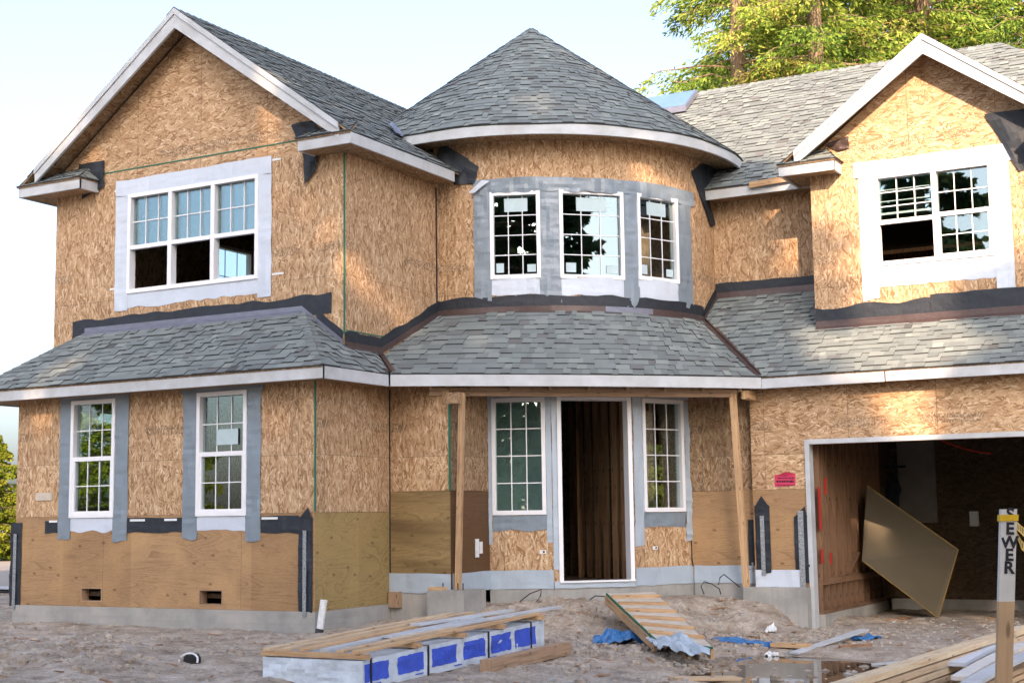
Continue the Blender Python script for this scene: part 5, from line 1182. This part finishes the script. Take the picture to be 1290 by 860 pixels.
# caution tape
TP = thing('caution_tape', 'yellow and black caution tape tied to the stake and running off to the right', 'tape')
def tape(l, y_off):
    pts = [CAM+ray(a, b)*(5.4+.25*i) for i, (a, b) in enumerate(l)]; mb = MB(); mk = MB()
    fine = []
    for a, b in zip(pts, pts[1:]): fine += [a.lerp(b, k/8) for k in range(8)]
    fine.append(pts[-1])
    for i in range(len(fine)-1):
        a, b = fine[i], fine[i+1]; tw = .4*math.sin(i*.5); s = V((0, 0, .018))+fn_*.012*tw; mb.face([a-s, b-s, b+s, a+s]); mb.face([a+s+fn_*.002, b+s+fn_*.002, b-s+fn_*.002, a-s+fn_*.002])
        if i % 2 == 0: mk.face([a.lerp(b, .1)-s*.55-fn_*.002, a.lerp(b, .75)-s*.55-fn_*.002, a.lerp(b, .75)+s*.55-fn_*.002, a.lerp(b, .1)+s*.55-fn_*.002])
    mb.build('tape_strip', 'yellow_tape', TP); mk.build('tape_print', 'black_ink', TP)
tape([(1279, 660), (1290, 670), (1310, 680), (1360, 690)], 0); tape([(1279, 668), (1287, 686), (1300, 697), (1350, 715)], 0)
# board pile at lower right
dirp = (V((8.38, 1.1, 0))-V((7.95, -4.5, 0))).normalized(); sp = V((dirp.y, -dirp.x, 0))
O0 = V((7.95, -4.5, 0))+sp*.26; cols = ['in the left column', 'in the right column']; lay = ['top', 'second', 'third', 'fourth', 'fifth', 'sixth', 'bottom']
zg0 = -1.60
for c_ in range(1):
    for k in range(7):
        st_ = O0+dirp*(-2.6+rnd.uniform(-.08, .08))+sp*(.05+c_*.20+rnd.uniform(-.01, .01)); en = O0+dirp*(7.2+rnd.uniform(-.15, .15))+sp*(.05+c_*.20)
        z = -1.19-k*.058
        tboard('stacked_plank', (st_.x, st_.y, z), (en.x, en.y, z+.05), .13, .046, 'lumber_pale', 'long plank in the tall stack at the lower right, %s layer' % lay[k], 'plank', 'planks in the foreground stack', bend=.03)
for j, yy in enumerate((-1.5, 3.6)):
    a = O0+dirp*yy; 
for i, (px0, px1, w, mt, s) in enumerate((((1142, 857), (1290, 800), .14, 'primed_board', 'blunt end nearest the camera'), ((1168, 846), (1290, 808), .14, 'primed_board', 'lying under the wide bluish board'), ((1196, 836), (1296, 790), .24, 'white_wrap', 'widest and bluish'), ((1208, 854), (1290, 812), .12, 'primed_board_dirty', 'slanting toward the stake'), ((1220, 862), (1300, 822), .12, 'primed_board', 'lowest, beside the stake'))):
    zc = -1.26+.03*(i == 2)+.012*i; a = onZ(*px0, zc); b = onZ(*px1, zc+.02); tboard('white_board', a, b, w, .03, mt, 'loose white board on the foreground stack, '+s, 'board', 'loose white boards on the foreground stack', bend=.02)
for k in range(5):
    z = -1.30-k*.05; a = onZ(1216, 868, -1.30); b = onZ(1330, 822, -1.30); a.z = z; b.z = z; dv = (b-a).normalized()
    tboard('stacked_plank', a-dv*.6, b+dv*1.5, .2, .036, 'lumber', 'plank in the small low stack behind the stake, %s layer' % lay[k], 'plank', 'planks in the low stack by the stake', bend=.02)

# ------------------------------------------------------------------ trees
def conifer_mesh(h, rad, seed, z_lo=.18, nl=150, leaf_l=.20, per=150, shape=1.0, lw_=.07, droop=.35):
    rr = random.Random(seed); tr = MB(); tr.tube([(0, 0, -.5), (0, 0, h*.3), (.1, .05, h*.65), (0, 0, h)], [h*.016, h*.013, h*.008, .02], 10)
    cr = MB()
    for i in range(nl):
        t = z_lo+(1-z_lo)*((i+rr.random())/nl); z = h*t; a = rr.uniform(0, 2*math.pi); L = rad*(1-t**1.6)*rr.uniform(.55, 1.1)+.4
        base_ = V((0, 0, z)); dr = V((math.cos(a), math.sin(a), 0)); pts = []
        for k in range(6):
            s = k/5; pts.append(base_+dr*L*s+V((0, 0, L*(.12*s-droop*s*s*rr.uniform(.8, 1.2)))))
        if L > 1: tr.tube(pts, [.022*L*(1-k/5.5)*.5+.006 for k in range(6)], 5, cap=False)
        n_ = int(per*(L/rad+.15)); sh = rr.gauss(.45, .17)
        sdv = V((-dr.y, dr.x, 0))
        for _ in range(n_):
            s = rr.random()**.7; k = min(4, int(s*5)); p = pts[k].lerp(pts[k+1], s*5-k)
            wd = .32*L*(1-s*.7)*rr.uniform(-1, 1); p = p+sdv*wd+V((0, 0, -abs(wd)*.35-rr.random()**2*.45))+dr*abs(wd)*.5
            out = (dr*rr.uniform(.2, 1)+sdv*(wd*1.5+rr.uniform(-.5, .5))+V((0, 0, rr.uniform(-1.1, .1)))).normalized()
            q1 = out.cross(V((rr.uniform(-1, 1), rr.uniform(-1, 1), rr.uniform(-1, 1)))).normalized(); ll = leaf_l*rr.uniform(.5, 1.4); ww = lw_*rr.uniform(.6, 1.3)
            v = min(1, max(0, rr.gauss(sh+.22*s-.08, .17)))
            cr.face([p-q1*ww*.3, p+out*ll*.5-q1*ww, p+out*ll, p+out*ll*.45+q1*ww], None, v)
    return tr, cr
def put_tree(meshes, loc, rz, sc, name, label, cat, group, mat='fir_leaf', first=[{}]):
    root = thing(name, label, cat, group); root.location = loc; root.rotation_euler.z = rz; root.scale = (sc, sc, sc)
    t, c = meshes
    for nm_, m_ in (('trunk', t), ('crown', c)):
        o = bpy.data.objects.new(nm_, m_); COL.objects.link(o); o.parent = root
    return root
def mk(tr, cr, lm):
    a = tr.build('trunk', 'bark'); b = cr.build('crown', lm); r_ = (a.data, b.data); bpy.data.objects.remove(a); bpy.data.objects.remove(b); return r_
def at(px, depth, z=-1.5):
    p = CAM+ray(px, 430)*depth; return V((p.x, p.y, z))
T1 = mk(*conifer_mesh(26, 4.6, 5, .22, 170, .20, 400, lw_=.030), 'fir_leaf'); T2 = mk(*conifer_mesh(24, 5.2, 9, .30, 150, .22, 400, lw_=.032, droop=.25), 'fir_leaf')
G = 'sunlit firs behind the house'
for i, (px, dp, rz, sc, T, lb) in enumerate(((938, 44, .3, 1.0, T1, 'feathery sunlit fir nearest the turret, its branches against open sky'), (1000, 49, 2.1, 1.1, T2, 'fir behind the main roof ridge, second from the left'), (1045, 43, 4.0, 1.0, T1, 'dense yellow green fir just left of the bare trunk'),
        (1106, 46, 1.2, 1.15, T2, 'fir with a stout bare trunk rising left of the right gable peak'), (1180, 45, 5.1, 1.1, T1, 'fir with a pale trunk rising right of the gable peak'), (1245, 50, .9, 1.1, T2, 'fir at the right edge behind the garage wing, second from the edge'), (1330, 44, 3.3, 1.05, T1, 'fir at the far right edge behind the garage wing'))):
    put_tree(T, at(px, dp, -1.4), rz, sc, 'fir_tree', lb, 'tree', G)
for px, dp, rz, sc, lb in ((975, 62, .7, 1.35, 'shaded fir of the rear row seen between the two trees left of the bare trunk'), (1075, 64, 2.9, 1.4, 'shaded fir of the rear row behind the bare trunk'), (1165, 60, 4.6, 1.35, 'shaded fir of the rear row behind the gable peak'), (1255, 63, 1.6, 1.4, 'shaded fir of the rear row at the right edge')):
    put_tree(T1, at(px, dp, -1.4), rz, sc, 'fir_tree', lb, 'tree', 'firs of the rear row')
T4 = mk(*conifer_mesh(12, 4.5, 21, .02, 130, .25, 220, lw_=.10, droop=.15), 'hedge_leaf')
HB = 'sunlit trees left of the house'
for (px, dp, sc, lb) in ((0, 46, .34, 'bright yellow green tree at the left edge beyond the driveway'), (-60, 50, .45, 'tall yellow green tree just outside the left edge'), (60, 52, .38, 'yellow green tree beyond the driveway, mostly behind the left bay'), (829, 62, .75, 'yellow green tree added behind the house to brighten the view through the window right of the door'), (118, 44, .42, 'yellow green tree seen through the corner window of the left bay')):  # fourth tree added as something bright behind the window right of the door
    put_tree(T4, at(px, dp, -1.3), dp, sc, 'leafy_tree', lb, 'tree', HB)
# trees across the street behind the camera: they shade the house and show in the panes
az = R(29); EL = R(24)
def sun_pos(s, D): return V((s*math.cos(az)+D*math.sin(az), s*math.sin(az)-D*math.cos(az), -1.7))
T5 = mk(*conifer_mesh(25, 5.2, 33, .02, 185, .55, 105, lw_=.20, droop=.2), 'dark_leaf')
T6 = mk(*conifer_mesh(25, 5.2, 34, .02, 90, .55, 85, lw_=.20, droop=.3), 'dark_leaf')
SH = 'tall firs across the street from the house'
for i, (s, D, rz, sc) in enumerate(((-8.5, 38, .2, 1.3), (-4.6, 36, 1.9, 1.38), (-1, 38, 3.1, 1.42), (2.4, 36, 4.4, 1.28), (5.4, 38, 5.2, 1.12), (9.6, 37, .7, .90))):
    put_tree(T6 if i in (0, 1) else T5, sun_pos(s, D), rz, sc, 'shade_fir', 'dark fir across the street, number %s of the row counted from its left end' % ('one', 'two', 'three', 'four', 'five', 'six')[i], 'tree', SH)
for i, s in enumerate((-22, -14.5, -7, 0, 7.5, 15)):  # unseen far row, added as dark backdrop for the pane reflections
    put_tree(T5, sun_pos(s, 60), i*1.3, .86, 'shade_fir', 'fir of the unseen far row added to fill the pane reflections, number %s from its left end' % ('one', 'two', 'three', 'four', 'five', 'six')[i], 'tree', 'far row of firs added for the pane reflections')
put_tree(T5, (-3, -37, -1.7), 2, .9, 'shade_fir', 'dark fir across the street, standing apart left of the row', 'tree', None)
put_tree(T5, (36.7, -15.7, -1.6), 1, .8, 'shade_fir', 'lone dark fir far to the right of the house', 'tree', None)
for i, (x, y, sc) in enumerate(((-22, -20, .55), (-28, -14, .6), (-15, -27, .5))):
    put_tree(T4, (x, y, -1.6), i, sc*1.2, 'leafy_tree', ('yellow green tree across the street, reflected in the left windows', 'yellow green tree at the far left across the street', 'yellow green tree nearest the firs across the street')[i], 'tree', 'leafy trees across the street')

# ------------------------------------------------------------------ light
W = bpy.data.worlds.new('World'); S.world = W; W.use_nodes = True; nt = W.node_tree; nt.nodes.clear()
sky = nt.nodes.new('ShaderNodeTexSky'); sky.sky_type = 'NISHITA'; sky.sun_disc = False; sky.sun_elevation = EL; sky.sun_rotation = math.pi-az
sky.altitude = 0; sky.air_density = 1.0; sky.dust_density = 4.5; sky.ozone_density = 2.0
bg = nt.nodes.new('ShaderNodeBackground'); bg.inputs[1].default_value = .15; out = nt.nodes.new('ShaderNodeOutputWorld'); hs = nt.nodes.new('ShaderNodeHueSaturation'); hs.inputs['Saturation'].default_value = .84; tint = nt.nodes.new('ShaderNodeMixRGB'); tint.blend_type = 'MULTIPLY'; tint.inputs[0].default_value = 1; tint.inputs[2].default_value = (.99, .985, 1.06, 1)
nt.links.new(sky.outputs[0], hs.inputs['Color']); nt.links.new(hs.outputs[0], tint.inputs[1]); nt.links.new(tint.outputs[0], bg.inputs[0]); nt.links.new(bg.outputs[0], out.inputs[0])
sl = bpy.data.lights.new('sun', 'SUN'); sl.energy = 3.9; sl.angle = R(.5); sl.color = (1, .71, .50)
so = bpy.data.objects.new('sun', sl); COL.objects.link(so); sd = V((math.sin(az)*math.cos(EL), -math.cos(az)*math.cos(EL), math.sin(EL))); so.rotation_euler = sd.to_track_quat('Z', 'Y').to_euler()
S.view_settings.view_transform = 'Standard'; S.view_settings.look = 'None'; S.view_settings.gamma = 1; S.view_settings.exposure = 1.60
S.render.engine = 'CYCLES'; S.cycles.max_bounces = 8; S.cycles.transparent_max_bounces = 16; S.cycles.caustics_reflective = False; S.cycles.caustics_refractive = False
